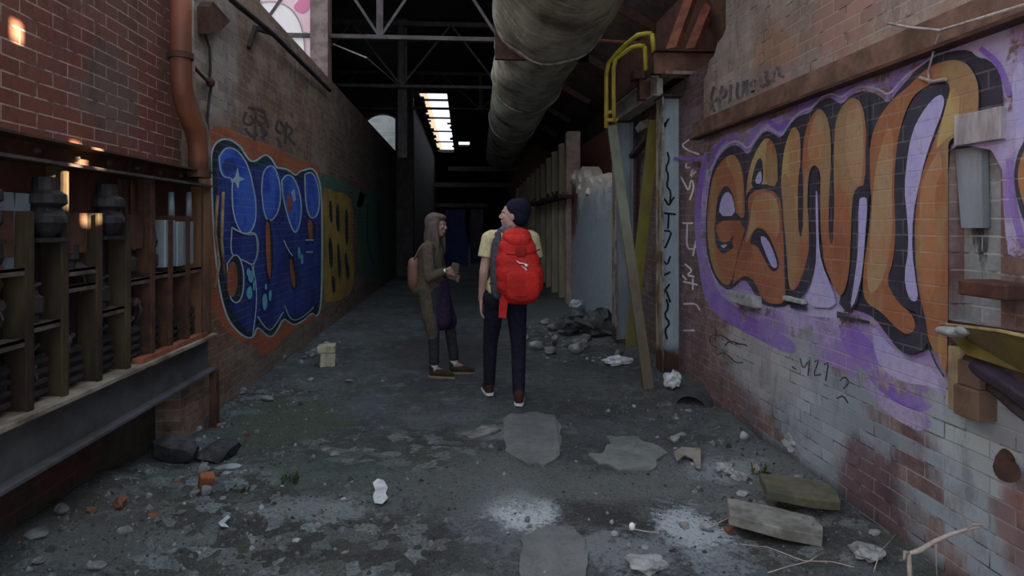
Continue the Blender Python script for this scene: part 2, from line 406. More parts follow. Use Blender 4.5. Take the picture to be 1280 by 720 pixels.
# ------------------------------------------------------------------ setting: floor
def fh(x, y):
    z = .022*noise.noise(Vector((x*.9,y*.9,0)))+.012*noise.noise(Vector((x*3.1,y*3.1,3)))
    n = .5+.5*noise.noise(Vector((x*2.2,y*2.2,7)))
    l = max(0, min(1, (-1.0-x)/1.0)); z += l*l*(.05+.10*n)*max(.35, min(1,(6.5-y)/3))
    r = max(0, min(1, (x-1.25)/.8)); z += r*r*(.04+.09*n)
    z += .05*n*max(0, 1-((x+1.2)**2+(y-3.3)**2)/1.4)
    z += .03*max(0,n-.45)*max(0,min(1,(6-y)/2))
    if y > 6 and x > .6: z += .10*max(0,min(1,(x-.8)/.9))*max(0,1-abs(y-8.8)/2.6)*(.4+n)
    return z
def build_floor():
    xs = []; ys = []; x = -2.3
    while x < 2.4: xs.append(x); x += .035
    xs = [-7,-5,-3.4,-2.7]+xs+[2.6,3.4,5,7]
    y = -2.5
    while y < 1.8: ys.append(y); y += .3
    while y < 8: ys.append(y); y += .035
    while y < 14: ys.append(y); y += .12
    while y < 56: ys.append(y); y += .9
    b = MB(); n = len(xs)
    for y in ys:
        for x in xs:
            b.v.append(Vector((x,y,fh(x,y)+(.010*noise.noise(Vector((x*9,y*9,1))) if y<9 else 0))))
    for j in range(len(ys)-1):
        for i in range(n-1):
            b.f.append((j*n+i,j*n+i+1,(j+1)*n+i+1,(j+1)*n+i)); b.m.append(0)
    struct('floor', b, M['floor'], smooth=True)
build_floor()

def wallX(name, X0, X1, y0, y1, z0, z1, holes, mat, back=None):
    ys = sorted({y0,y1}|{h[0] for h in holes}|{h[1] for h in holes}); zs = sorted({z0,z1}|{h[2] for h in holes}|{h[3] for h in holes})
    ys = [y for y in ys if y0<=y<=y1]; zs = [z for z in zs if z0<=z<=z1]
    def solid(i,j):
        if i<0 or j<0 or i>=len(ys)-1 or j>=len(zs)-1: return False
        cy=(ys[i]+ys[i+1])/2; cz=(zs[j]+zs[j+1])/2
        return not any(h[0]<cy<h[1] and h[2]<cz<h[3] for h in holes)
    b = MB()
    for i in range(len(ys)-1):
        for j in range(len(zs)-1):
            if not solid(i,j): continue
            a,c,d,e = ys[i],ys[i+1],zs[j],zs[j+1]
            q = [Vector(p) for p in ((X0,a,d),(X0,c,d),(X0,c,e),(X0,a,e),(X1,a,d),(X1,c,d),(X1,c,e),(X1,a,e))]
            fs = [(0,1,2,3),(7,6,5,4)]
            if not solid(i-1,j): fs.append((0,3,7,4))
            if not solid(i+1,j): fs.append((1,5,6,2))
            if not solid(i,j-1): fs.append((0,4,5,1))
            if not solid(i,j+1): fs.append((3,2,6,7))
            b.add(q, fs)
    return struct(name, b, mat)

# right wall with the window recess and two put-log slots
def hr(px0,px1,py0,py1,X=XR):
    a = onX(px0,(py0+py1)/2,X); b = onX(px1,(py0+py1)/2,X); m=(px0+px1)/2
    u = onX(m,py0,X).z; v = onX(m,py1,X).z
    return (min(a.y,b.y),max(a.y,b.y),min(u,v),max(u,v))
rec = (onX(1251,200,XR).y, onX(1186,200,XR).y, 1.16, 1.885)
slotA = hr(1046,1087,389,402); slotB = hr(985,1008,377,386)
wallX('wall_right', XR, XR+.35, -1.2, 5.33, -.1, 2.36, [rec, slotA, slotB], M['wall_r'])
b = MB(); b.box((XR+.07,2.25,1.1),(XR+.2,2.76,1.95))
t = NT('limewashed_recess', .85); c, f = brickcol(t, (.30,.36,.36), (.20,.25,.26), (.40,.43,.45), (.42,.45,.46))
c = t.mix(t.smooth(t.noise(5,6,.75,t.scl(1,1,.2)),.52,.62), c, (.05,.055,.06)); o = struct('wall_right', b, t.done(fin(t,c,.5)))
b = MB(); b.box((XR+.2,3.0,1.0),(XR+.3,5.0,1.4)); struct('wall_right', b, M['hole'])  # black backing behind the slots, their darkness put into its colour
b = MB()
prof = [(2.36,2.36),(5.33,2.36),(5.33,2.80),(5.26,2.84),(5.21,2.93),(5.10,2.95),(5.03,3.03),(4.93,3.05),(4.87,3.10),(4.85,5.4),(2.36,5.4)]
b.prism([(XR,y,z) for y,z in prof], (.35,0,0)); struct('wall_right', b, M['wall_rtop'])
sunholes = []
def sunhole(px,py,X,w,h):
    p = onX(px,py,X); q = p-sd*((2.08-p.x)/-sd.x); sunholes.append((q.y-w/2,q.y+w/2,q.z-h/2,q.z+h/2))
sunhole(20,38,XL,.085,.09)
sunhole(101,197,-1.96,.10,.20)
sunhole(67,243,-1.975,.095,.20)
sunhole(100,279,-1.98,.14,.06)
wallX('wall_right', XR+.02, XR+.06, -1.2, 2.36, 2.36, 5.4, sunholes, M['darksteel'])  # unseen sheet added to block sun, pierced to throw sun patches on the left
wallX('wall_right', 2.18, 2.5, 5.33, 8.9, -.1, 3.0, [], M['wall_rfar'])
b = MB(); b.box((2.5,2.8,3.05),(2.7,11,7.5)); struct('wall_right', b, M['rust'])  # rusty wall above the platform, near end stretched unseen to stop sun leaks
# broken plaster wall beyond the steel frame
t = NT('broken_white_plaster', .9)
nz = t.noise(2.5,6,.75)
c = t.mix(t.smooth(t.noise(1.5,6,.75),.4,.6), (.66,.72,.74), (.42,.49,.52))
S = t.sep()
c = t.mix(t.smooth(t.math('ADD', S[2], t.math('MULTIPLY', nz, 1.2)), 2.25, 2.75), (.38,.45,.48), c)
c = t.mix(t.smooth(t.noise(5,6,.75,t.scl(1,1,.3)),.56,.72), c, (.24,.29,.31))
c = t.mix(t.smooth(t.math('ADD', S[2], t.math('MULTIPLY', nz, .5)), 2.25, 2.42), c, (.88,.82,.72))
c = t.blob(c, (.20,.09,.09), 12.0, 1.85, .8, .5, ('Y','Z'), .5, .8, nz, 1)
t.bump(t.noise(5,6,.75), 1.0, .05); M['plaster'] = t.done(c)
pr = []
for (px,py) in ((770,236),(765,234),(762,222),(758,224),(756,217),(749,220),(746,228),(741,221),(738,226),(734,222),(731,212),(728,208),(724,214),(718,212),(714,222),(711,226)):
    p = onX(px,py,2.03); pr.append((p.y,p.z))
pr = [(8.4,-.1),(8.4,pr[0][1])]+pr+[(11.9,pr[-1][1]-.1),(11.9,-.1)]
b = MB(); b.prism([(2.03,y,z) for y,z in pr], (.28,0,0)); struct('wall_right', b, M['plaster'])
for k,(px,py) in enumerate(((765,233),(756,221),(748,224),(739,226),(731,218),(724,220),(716,218),(709,226),(733,240),(722,236))):
    p = onX(px,py,2.0); b = MB(); b.box((1.99,p.y-.11,p.z-.07),(2.14,p.y+.11,p.z+.035),rot=(R_0(k)*.6,R_0(k+9)*.4,R_0(k+5)*.4)); tag(obj('plaster_block', b, M['plaster'], origin=(0,0,0), bevel=.02),'loose white block along the broken top of the white plaster wall','block','loose blocks on the broken plaster wall')
b = MB(); b.box((2.6,8.9,-.1),(2.9,24,3.3)); struct('wall_right', b, M['brickfrag'])

# left side walls
wallX('wall_left', -2.35, XL, -1.2, 4.72, 1.93, 3.2, [], M['wall_l'])
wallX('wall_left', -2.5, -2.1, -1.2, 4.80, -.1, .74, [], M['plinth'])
b = MB(); b.prism([(XL,y,z) for y,z in ((4.72,-.1),(20,-.1),(20,3.75),(4.72,3.75))], (-.30,0,0)); struct('wall_left', b, M['wall_lf'])
b = MB(); b.box((-2.35,-1.2,3.2),(XL,4.72,3.75)); struct('wall_left', b, M['wall_l'])
# hall facade beyond, lit by the open yard
b = MB(); b.box((-7,10.0,0),(-2.28,10.3,8)); struct('wall_back', b, M['facade'])
b = MB(); b.box((-2.29,9.8,3.75),(-2.03,10.1,8)); struct('trim_1', b, simple('sooty_pillar_brick', (.20,.15,.14), (.12,.08,.07), 5, .9))
# hall: dark shell
def archwall():
    # cross wall at y=20 left of the corridor, with a round-headed opening
    y = 20; A = onY(450,200,y); B = onY(503,200,y); zt = onY(476,141,y).z
    x0, x1 = A.x, B.x; cx=(x0+x1)/2; r=(x1-x0)/2; sp = zt-r*.95
    pts = [(-7,0),(x0,0),(x0,sp)]
    for i in range(1,12):
        a = math.pi-math.pi*i/12; pts.append((cx+r*math.cos(a), sp+r*.95*math.sin(a)))
    pts += [(x1,sp),(x1,0),(-1.86,0),(-1.86,8),(-7,8)]
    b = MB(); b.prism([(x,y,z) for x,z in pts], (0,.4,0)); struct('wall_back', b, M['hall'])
archwall()
b = MB(); b.box((-9,25.5,0),(-2.1,25.8,9)); struct('wall_back', b, M['yardbrick'])
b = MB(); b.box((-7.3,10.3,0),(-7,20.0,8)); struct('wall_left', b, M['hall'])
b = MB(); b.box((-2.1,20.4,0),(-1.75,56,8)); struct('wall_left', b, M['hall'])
b = MB(); b.box((2.95,2.8,-.1),(3.2,56,8)); struct('wall_right', b, M['hall'])  # hall side wall, its near end added unseen to block stray sun
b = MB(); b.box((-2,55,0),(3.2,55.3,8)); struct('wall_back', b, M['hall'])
# roof with the glazed strip left open
HZ = 6.0
sx0, sx1 = -1.50, -.55; sy0, sy1 = 21.8, 39.5
b = MB()
b.box((-7.3,10.0,HZ),(sx0,20.4,HZ+.1)); b.box((sx0,10.0,HZ),(3.2,sy0,HZ+.1)); b.box((-2.1,20.4,HZ),(sx0,56,HZ+.1))
b.box((sx1,sy0,HZ),(-.25,56,HZ+.1)); b.box((-.25,sy0,HZ),(.35,34.4,HZ+.1)); b.box((-.25,36.3,HZ),(.35,56,HZ+.1)); b.box((.35,sy0,HZ),(3.2,56,HZ+.1)); b.box((sx0,sy1,HZ),(sx1,56,HZ+.1))
struct('ceiling', b, M['darksteel'])
t = NT('brown_sheet_roof', .9); c = t.mix(t.smooth(t.noise(3,5,.7),.35,.65), (.10,.062,.048), (.045,.032,.028)); M['roofbrown'] = t.done(c)
b = MB()   # sloping lean-to roof over the platform
b.prism([(1.05,5.2,5.0),(3.0,5.2,3.9),(3.0,5.2,4.0),(1.05,5.2,5.1)], (0,16,0)); struct('ceiling', b, M['roofbrown'])

# ------------------------------------------------------------------ overhead: trusses, duct, skylight
def truss(y, zb, zt, x0, x1, step, label, th=.07, diag=True, group=None):
    t = thing('roof_truss', label, 'truss', ((x0+x1)/2,y,zb), group)
    b = MB(); b.box((x0,y-.05,zb-.03),(x1,y+.05,zb+.03)); obj('bottom_chord', b, M['truss'], t)
    b = MB(); b.box((x0,y-.05,zt-.05),(x1,y+.05,zt+.05)); obj('top_chord', b, M['truss'], t)
    x = x0; k = 0
    while x <= x1+.01:
        b = MB(); b.box((x-.05,y-.04,zb),(x+.05,y+.04,zt)); obj('post', b, M['truss'], t)
        if diag and x+step/2 <= x1+.01:
            b = MB(); b.bar((x,y,zb),(x+step/2,y,zt),.05,.04); obj('diagonal_brace', b, M['truss'], t)
        if diag and x-step/2 >= x0-.01:
            b = MB(); b.bar((x,y,zb),(x-step/2,y,zt),.05,.04); obj('diagonal_brace', b, M['truss'], t)
        x += step
    return t
a = onY(475,47,10.0)
truss(10.0, a.z, 5.85, a.x-1.85, a.x+3.7, 1.85, 'nearest dusty steel roof truss spanning the dark hall mouth beside the big duct')
a = onY(502,108,13.8)
truss(13.8, a.z, 5.85, a.x-4.2, a.x+4.2, 2.1, 'second dusty steel roof truss, seen below and behind the nearest one')
truss(18.5, 4.9, 5.9, -6.4, 2.8, 2.3, 'third faint roof truss deep in the hall, above the arched opening')
b = MB(); p = onY(416,55,10.2); q = onY(458,72,10.2); r = onY(500,108,13.6)
b.tube([p,q,r], .012, 6); tag(obj('sagging_wire', b, M['cable']), 'thin pale wire sagging under the nearest roof truss at left', 'wire')
b = MB(); p = onY(508,180,20.0)
b.box((p.x-.28,19.4,0),(p.x+.25,19.9,HZ)); tag(obj('hall_column', b, M['truss']), 'tall dim steel column rising beside the arched opening', 'column')
b = MB(); p=onY(503,60,13.9); b.box((p.x-.10,13.9,3.0),(p.x+.10,14.1,6)); tag(obj('hanging_steel_post', b, M['truss']), 'square steel post dropping from the second roof truss', 'post')

# glazing bars of the roof light
b = MB()
for i in range(5):
    y = sy0+1.2+i*(sy1-sy0)/4.6
    b.box((sx0,y-.05,HZ-.02),(sx1,y+.05,HZ+.05))
for i in range(26):
    y = random.uniform(sy0,sy1); x = sx0 if random.random()<.7 else sx1; s=random.uniform(.05,.16); b.box((x-s,y,HZ-.01),(x+s,y+random.uniform(.2,.9),HZ+.04))
b.box((sx0,sy0,HZ-.01),(sx1,sy0+.5,HZ+.04)) if False else None
o = struct('window_1', b, M['darksteel'])
# duct
def duct():
    dv = Vector((.022,1,-.004)); base = Vector((.70,0,3.66))
    P = lambda y: base+dv*y
    t = thing('overhead_duct', 'huge round lagged duct hanging along the corridor roof, greenish and peeling', 'duct', tuple(P(8)-Vector((0,0,.5))))
    def seg(y0,y1,r0,r1,n=40,wob=.012):
        b = MB(); k = max(2,int((y1-y0)/.12)); o=len(b.v)
        for i in range(k+1):
            y = y0+(y1-y0)*i/k; r = r0+(r1-r0)*i/k; c = P(y)
            for j in range(n):
                a = 2*math.pi*j/n; rr = r+wob*noise.noise(Vector((math.cos(a)*2,y*1.7,math.sin(a)*2)))*2
                b.v.append(c+Vector((math.cos(a)*rr,0,math.sin(a)*rr)))
        for i in range(k):
            for j in range(n):
                j2=(j+1)%n; b.f.append((i*n+j,(i+1)*n+j,(i+1)*n+j2,i*n+j2)); b.m.append(0)
        b.f.append([j for j in range(n)]); b.m.append(0); b.f.append([k*n+j for j in range(n)][::-1]); b.m.append(0)
        return b
    obj('duct_section', seg(3.4,6.05,.545,.545,wob=.02), M['duct'], t, smooth=True)
    obj('duct_section', seg(6.0,9.0,.485,.485,wob=.025), M['duct'], t, smooth=True)
    obj('duct_section', seg(9.0,12.2,.47,.47), M['duct'], t, smooth=True)
    obj('duct_section', seg(12.2,18.5,.455,.455), M['duct'], t, smooth=True)
    for y,r in ((6.05,.565),(9.0,.505),(12.2,.485)):
        obj('flange', seg(y-.03,y+.03,r,r,wob=.012), simple('rolled_lagging_edge',(.30,.28,.25),(.14,.11,.09),12) if y<7 else M['duct'], t, smooth=False)
    # saddle bracket behind the first flange
    b = MB(); c = P(6.45)
    xr_=onY(735,60,6.33).x; zb_=onY(700,76,6.33).z; b.box((c.x-.53,6.3,zb_),(xr_,6.36,zb_+.45)); b.box((xr_-.09,6.3,zb_),(xr_,6.4,zb_+2.0))
    obj('saddle_bracket', b, M['rust'], t)
    b = MB(); b.box((c.x-.50,6.28,c.z-.1),(c.x-.44,6.38,c.z+1.8)); b.box((c.x+.5,6.28,c.z-.1),(c.x+.56,6.38,c.z+1.8)); obj('hanger', b, M['rust'], t)
duct()
# roof purlins and struts on the right
for i,(pa,pb,Y0,Y1,lab) in enumerate((((740,50),(905,60),8.4,8.4,'thin steel tie rod crossing behind the yellow hoops'),)):
    b = MB(); b.tube([onY(*pa,Y0),onY(*pb,Y1)], .02, 6); tag(obj('tie_rod', b, M['rustred']), lab, 'rod')
for pa,pb,lab in (((893,-8),(864,64),'red rusted raking strut, nearer the brick wall, above the brown beam'),((866,-8),(840,64),'darker red rusted raking strut, left of its twin, above the brown beam')):
    b = MB(); b.bar(onY(*pa,6.5), onY(*pb,6.11), .10, .08); tag(obj('raking_strut', b, M['rustred']), lab, 'strut')
for k in range(5):
    y = 8.2+k*2.4; b = MB(); b.bar((1.05,y,4.93),(2.6,y,4.08),.09,.14); tag(obj('roof_rafter', b, M['rust']), 'brown rafter under the sheet roof to the right of the duct', 'rafter', 'rafters under the brown sheet roof')
b = MB(); b.tube([onY(778,50,11),onY(766,68,11)],.03,6); tag(obj('short_pipe', b, M['truss']),'short pale pipe stub hanging under the brown roof','pipe')

# ------------------------------------------------------------------ beams on the walls
t = thing('wall_beam', 'long brown rusty steel beam along the right wall above the purple graffiti', 'beam', (XR,3.3,2.31))
b = MB(); b.box((XR-.05,-1,2.315),(XR+.02,5.47,2.445)); obj('web', b, M['rustbrown'] if 'rustbrown' in M else simple('brown_flaking_steel',(.19,.115,.08),(.09,.055,.04),5,.85,0,.6), t)
b = MB(); b.box((XR-.075,-1,2.30),(XR+.01,5.47,2.318)); obj('lower_flange', b, M['rust'], t)

def iy(y0,y1,X,d,z0,z1,fl=.012):      # channel along Y, open side toward +X at X, depth d
    b = MB(); b.box((X-d,y0,z0),(X-d+fl,y1,z1)); b.box((X-d,y0,z0),(X,y1,z0+fl)); b.box((X-d,y0,z1-fl),(X,y1,z1)); return b
t = thing('steel_header_beam', 'dark rusty steel channel along the top of the left machine rack', 'beam', (-1.9,3.2,1.84))
obj('channel', iy(.4,4.92,-1.85,.12,1.84,1.95), M['rust'], t)
b = MB(); b.box((-1.875,.4,1.835),(-1.835,4.8,1.848)); obj('bottom_lip', b, M['truss'], t)
b = MB()
for k in range(14): b.ell((-1.955,.7+k*.3,1.9),(.02,.018,.018),8,6)
obj('rivets', b, M['truss'], t)
t = thing('steel_ledge_beam', 'deep grey steel channel along the bottom of the left machine rack, pale flaky top edge', 'beam', (-1.9,3.2,.47))
b = iy(.4,4.98,-1.85,.08,.47,.73,.016)
obj('channel', b, simple('grey_dusty_channel',(.10,.105,.115),(.065,.065,.07),4,.7,.1), t)
b = MB(); b.box((-2.1,.4,.725),(-1.84,4.98,.745)); obj('top_plate', b, simple('flaky_ledge',(.30,.28,.22),(.12,.075,.05),5,.85,0,.7,stretch=(1,.5,1)), t)
b = MB(); b.box((-1.93,3.9,.745),(-1.87,4.85,.775)); obj('rotten_batten', b, M['rustred'], t)

# ------------------------------------------------------------------ machine rack
def rack():
    t = thing('machine_rack', 'long dark rusty rack of upright steel bays built into the left wall', 'rack', (-2.0,3.0,.745))
    b = MB(); b.box((-2.03,.4,.745),(-2.01,4.85,1.95)); obj('back_plate', b, simple('purple_rust_plate',(.045,.026,.026),(.022,.016,.020),7,.8), t)
    b = MB(); b.box((-2.009,.4,1.60),(-1.975,4.85,1.84)); obj('upper_panel', b, simple('rust_panel',(.085,.03,.02),(.04,.02,.016),4,.8,0,stretch=(1,1,.3)), t)
    pxs = [50,93,135,170,200,222,243,262]
    ys = [-1.85/((p-CX)/F*CS+SN)*(CS-(p-CX)/F*SN) for p in pxs]
    ys = [ys[0]-.27*k for k in range(8,0,-1)]+ys
    mats = [M['rust'],M['olive']]
    for i,y in enumerate(ys):
        top = 1.62 if i%3 else 1.84
        b = MB(); b.box((-2.0,y-.006,.745),(-1.885,y+.006,top)); b.box((-1.90,y-.022,.745),(-1.888,y+.022,top))
        obj('upright_plate', b, M['olive'] if i in (8,9,10,11) else M['rust'], t)
    zs = {8:[1.05,1.36],9:[1.10],10:[1.25,1.33],11:[1.09],12:[1.23],13:[1.245],14:[1.235],15:[1.24]}
    for i in range(len(ys)-1):
        for z in zs.get(i+1,[1.26]):
            b = MB(); b.box((-2.0,ys[i]+.008,z),(-1.90,ys[i+1]-.008,z+.012)); b.box((-1.915,ys[i]+.008,z-.02),(-1.90,ys[i+1]-.008,z+.012))
            obj('bay_shelf', b, simple('dusty_shelf',(.13,.10,.09),(.06,.045,.04),9) if 'sh' not in M else M['sh'], t)
        # front plate covering the upper half of the bay on alternate bays
        if i%2 and i>4:
            b = MB(); b.box((-1.935,ys[i]+.01,1.42),(-1.925,ys[i+1]-.05,1.62)); obj('cover_plate', b, M['rust'], t)
        # machine block in the bay: ribbed body with cooling fins
        b = MB(); yc = (ys[i]+ys[i+1])/2; wv=(ys[i+1]-ys[i])*.33; z0 = .76
        b.box((-2.0,yc-wv,z0),(-1.955,yc+wv,z0+.20))
        for k in range(4): b.box((-1.958,yc-wv*.9,z0+.02+k*.048),(-1.935,yc+wv*.9,z0+.04+k*.048))
        b.tube([(-1.97,yc-wv*.6,z0+.20),(-1.94,yc,z0+.25),(-1.97,yc+wv*.6,z0+.20)],.014,8)
        obj('switch_unit', b, M['darksteel'], t)
        zt_ = max(zs.get(i+1,[1.26])); b = MB(); b.tube([(-1.96,yc,zt_+.012),(-1.96,yc,zt_+.05),(-1.96,yc,zt_+.06),(-1.96,yc,zt_+.13),(-1.96,yc,zt_+.14),(-1.96,yc,zt_+.18)],[.025,.025,.042,.042,.025,.018],12); b.tube([(-1.97,yc-.05,zt_+.16),(-1.93,yc,zt_+.19),(-1.97,yc+.05,zt_+.16)],.010,8)
        obj('coil_unit', b, M['darksteel'], t)
    # insulators / coils hanging under the header
    for y in (onX(57,250,-1.93).y,onX(134,250,-1.93).y,onX(-30,250,-1.93).y):
        b = MB(); x=-1.93
        b.tube([(x,y,1.78),(x,y,1.72),(x,y,1.70),(x,y,1.66),(x,y,1.64),(x,y,1.60),(x,y,1.57),(x,y,1.53),(x,y,1.50)],[.05,.055,.085,.088,.06,.085,.088,.06,.03],14)
        b.tube([(x+.03,y-.06,1.63),(x+.08,y,1.58),(x+.03,y+.06,1.63)],.016,8)
        b.box((x-.06,y-.1,1.48),(x+.05,y+.1,1.50))
        obj('coil_drum', b, M['darksteel'], t, smooth=False)
    g = M['galv']
    rq = random.Random(5)
    for i in range(7,len(ys)-1):
        for k in range(3):
            y = rq.uniform(ys[i]+.05,ys[i+1]-.05); z = rq.uniform(.85,1.55); b = MB()
            r_ = rq.uniform(.02,.045)
            b.tube([(-2.0,y,z),(-1.96,y+rq.uniform(-.01,.01),z-.005),(-1.94,y,z)],[r_,r_,r_*.6],10); b.tube([(-1.95,y,z),(-1.93,y,z-.06),(-1.97,y+.02,z-.13)],.006,6)
            obj('terminal_fitting', b, rq.choice([M['darksteel'],M['truss'],M['rust']]), t)
    for y,a in ((onX(8,280,-1.95).y,.05),(onX(28,280,-1.95).y,-.05)):
        b = MB(); b.prism([(-1.95,y-.055,1.70),(-1.95,y+.055,1.70),(-1.95,y+.045,1.36),(-1.95,y-.02,1.34)],(-.02,0,0)); obj('grey_hanging_plate', b, g, t)
    pb = [(207,219,275,333),(222,230,277,332),(233,242,277,330)]
    for k,(a,c,d,e) in enumerate(pb):
        p = onX(a,d,-1.9); q = onX(c,e,-1.9)
        b = MB(); b.box((-1.98,p.y,q.z),(-1.9,q.y,p.z)); obj('grey_fuse_box', b, M['galv'], t, bevel=.006)
    for a,d,e in ((214,240,272),(236,240,272)):
        p = onX(a,d,-1.92); q = onX(a,e,-1.92); b = MB(); b.tube([p,q],[.018,.022],10); obj('insulator_rod', b, M['galv'], t, smooth=True)
    for a in (150,157,166,179,185):
        p = onX(a,222,-1.95); b = MB(); b.bar((-1.95,p.y,1.82),(-1.95,p.y,1.62),.03,.012,up=(1,0,0)); obj('hanging_strap', b, M['rust'], t)
    # pale conduits at the far end of the rack
    for pts in ([(272,245),(269,290),(274,330),(268,360)],[(279,240),(277,300),(281,345)]):
        b = MB(); b.tube([onX(x,y,-1.9) for x,y in pts],.012,8); obj('end_conduit', b, simple('tan_conduit',(.30,.20,.12),(.16,.09,.05),8), t, smooth=True)
    b = MB(); p=onX(277,300,-1.95); b.box((-2.0,4.82,.745),(-1.88,4.95,1.84)); obj('end_post', b, simple('orange_brown_post',(.19,.10,.05),(.09,.05,.03),4,.85,0,stretch=(1,1,.3)), t)
rack()
# masonry pier and short steel post below the end of the rack
b = MB(); b.box((-2.1,4.55,-.05),(-1.93,4.95,.47)); tag(obj('masonry_pier', b, M['wall_lf'], origin=(0,0,0)), 'squat rendered masonry pier under the far end of the rack', 'pier')
b = MB(); b.bar((-1.87,4.98,-.03),(-1.87,4.98,.47),.07,.05,up=(1,0,0)); tag(obj('steel_prop', b, M['rust']), 'short dark rusty steel prop at the far end of the grey ledge beam', 'prop')

# rust pipe and its companions on the upper left wall
b = MB(); X=-1.88
pth = [onX(x,y,X) for x,y in ((226,-40),(226,20),(226,70),(227,105),(231,130),(237,148),(243,162),(247,178),(248,196),(248,222))]
t = thing('rusty_downpipe', 'fat rust-red pipe running down the left brick wall with a swan-neck bend', 'pipe', tuple(pth[-1]))
b.tube(pth, .066, 20); obj('pipe', b, simple('rust_red_pipe',(.24,.085,.045),(.13,.05,.03),4,.55,.1,.2,stretch=(1,1,.4)), t, smooth=True)
b = MB(); b.tube([pth[2]-Vector((0,0,.02)),pth[2]+Vector((0,0,.02))],.08,20); obj('collar', b, M['rust'], t)
b = MB(); b.tube([pth[-1]+Vector((0,0,.0)),pth[-1]+Vector((0,0,.05))],.085,20); obj('collar', b, M['rust'], t)
b = MB(); b.tube([onX(x,y,-1.90) for x,y in ((238,-40),(239,60),(241,110),(247,135),(256,158),(260,180),(261,215))], .02, 10)
tag(obj('thin_grey_pipe', b, simple('dull_grey_pipe',(.34,.29,.24),(.2,.15,.11),6,.5,.2), smooth=True), 'thin grey pipe hugging the right side of the fat rusty downpipe', 'pipe')
t = thing('conduit_bracket', 'small dark angle bracket with a loose cable on the left wall, right of the pipes', 'bracket', tuple(onX(262,40,-1.97)))
b = MB(); p=onX(248,10,-1.99); q=onX(272,38,-1.99)
b.prism([onX(246,8,-2.0),onX(252,2,-2.0),onX(274,26,-2.0),onX(262,38,-2.0),onX(247,42,-2.0)],(.09,0,0)); obj('bracket_plate', b, M['rust'], t)
b = MB(); b.tube([onX(x,y,-1.97) for x,y in ((255,38),(262,60),(263,85),(262,98),(264,108),(262,120),(259,150),(260,190),(262,215))], .011, 8); obj('loose_cable', b, M['darksteel'], t, smooth=True)
b = MB(); b.tube([onX(x,y,-1.95) for x,y in ((241,82),(250,92),(262,104))], .013, 8); b.ell(onX(263,103,-1.95),(.035,.04,.04),10,8); obj('junction_fitting', b, M['rust'], t)
# rail along the top of the left wall
t = thing('wall_top_rail', 'dark steel pipe rail sloping along the top of the left brick wall', 'rail', (-1.9,7,3.7))
b = MB(); b.tube([onX(272,-25,-1.86),onX(290,0,-1.86),onX(341,42,-1.9),onX(412,113,-1.95)], .028, 10); obj('rail', b, M['darksteel'], t, smooth=True)
b = MB(); p=onX(316,34,-2.0); b.bar(p,onX(341,42,-1.9),.04,.04); b.bar(onX(318,34,-1.99),onX(310,60,-1.99),.05,.04); obj('rail_bracket', b, M['darksteel'], t)

# ------------------------------------------------------------------ right: steel frame, platform, hoops, struts
def Hcol(X0,X1,Y,z0,z1,d,name,label,mat,script=False):
    t = thing(name, label, 'column', ((X0+X1)/2,Y,z0))
    b = MB(); b.box((X0,Y-d/2,z0),(X0+.016,Y+d/2,z1)); obj('flange', b, M['galvrust'], t)
    b = MB(); b.box((X1-.016,Y-d/2,z0),(X1,Y+d/2,z1)); obj('flange', b, mat, t)
    b = MB(); b.box((X0,Y-.006,z0),(X1,Y+.006,z1)); obj('web', b, mat, t)
    b = MB(); b.box((X0-.02,Y-d/2-.02,z1-.02),(X1+.02,Y+d/2+.02,z1)); obj('cap_plate', b, M['rust'], t)
    b = MB(); b.box((X0-.03,Y-d/2-.03,z0),(X1+.03,Y+d/2+.03,z0+.03)); obj('base_plate', b, M['rust'], t)
    return t
t_ = NT('blue_grey_column_paint', .55)
S = t_.sep(); c = t_.mix(t_.smooth(t_.noise(3,5,.7,t_.scl(1,1,.4)),.35,.65), (.36,.44,.50), (.25,.32,.38))
c = t_.mix(t_.smooth(t_.math('ADD', S[2], t_.math('MULTIPLY', t_.noise(6,4), .25)), .50, .36), c, (.06,.035,.025)); M['galvblue'] = t_.done(c)
t_ = NT('blistered_flange_paint', .7)
S = t_.sep(); c = t_.mix(t_.smooth(t_.noise(9,5,.75,t_.scl(1,1,.5)),.45,.60), (.30,.29,.25), (.12,.075,.045))
c = t_.mix(t_.smooth(t_.math('ADD', S[2], t_.math('MULTIPLY', t_.noise(6,4), .25)), .50, .36), c, (.07,.04,.025)); M['galvrust'] = t_.done(c)
Y1 = 6.35
xa = onY(824,300,Y1).x; xb = onY(851,300,Y1).x
ztop = onY(838,121,Y1).z
Hcol(xa,xb,Y1,-.02,ztop,.22,'steel_column','blue-grey steel column with black painted arrow and letters, nearest the purple wall',M['galvblue'])
Y2 = 7.85; xc = onY(767,300,Y2).x; xd = onY(789,300,Y2).x
Hcol(xc,xd,Y2,-.02,2.85,.18,'steel_column','plain grey-blue steel column behind the leaning strut, further from the purple wall',M['galv'])
t = thing('platform_beam', 'pale grey steel beam carrying the platform, running back over the two columns', 'beam', (xa+.1,7.1,2.78))
b = MB(); b.box((xa-.06,Y1-.12,ztop),(xa+.0,Y2+.2,ztop+.17)); b.box((xa-.12,Y1-.12,ztop+.17),(xa+.12,Y2+.2,ztop+.185)); b.box((xa-.10,Y1-.12,ztop-.012),(xa+.06,Y2+.2,ztop)); obj('beam', b, M['truss'] if False else simple('pale_beam_paint',(.38,.38,.34),(.24,.22,.19),4), t)
zs_ = ztop+.19
b = MB(); b.box((xa-.13,Y1-.2,zs_),(2.5,Y2+.4,zs_+.07)); tag(obj('platform_deck', b, M['rust']), 'dark steel platform deck above the two steel columns', 'platform')
t = thing('cross_beam', 'brown rusty I-beam ending above the blue-grey column, ragged pale lower edge', 'beam', (2.1,6.1,zs_+.07))
zb0 = onY(850,93,6.12).z; zb1 = onY(850,65,6.12).z; xl = onY(817,80,6.12).x
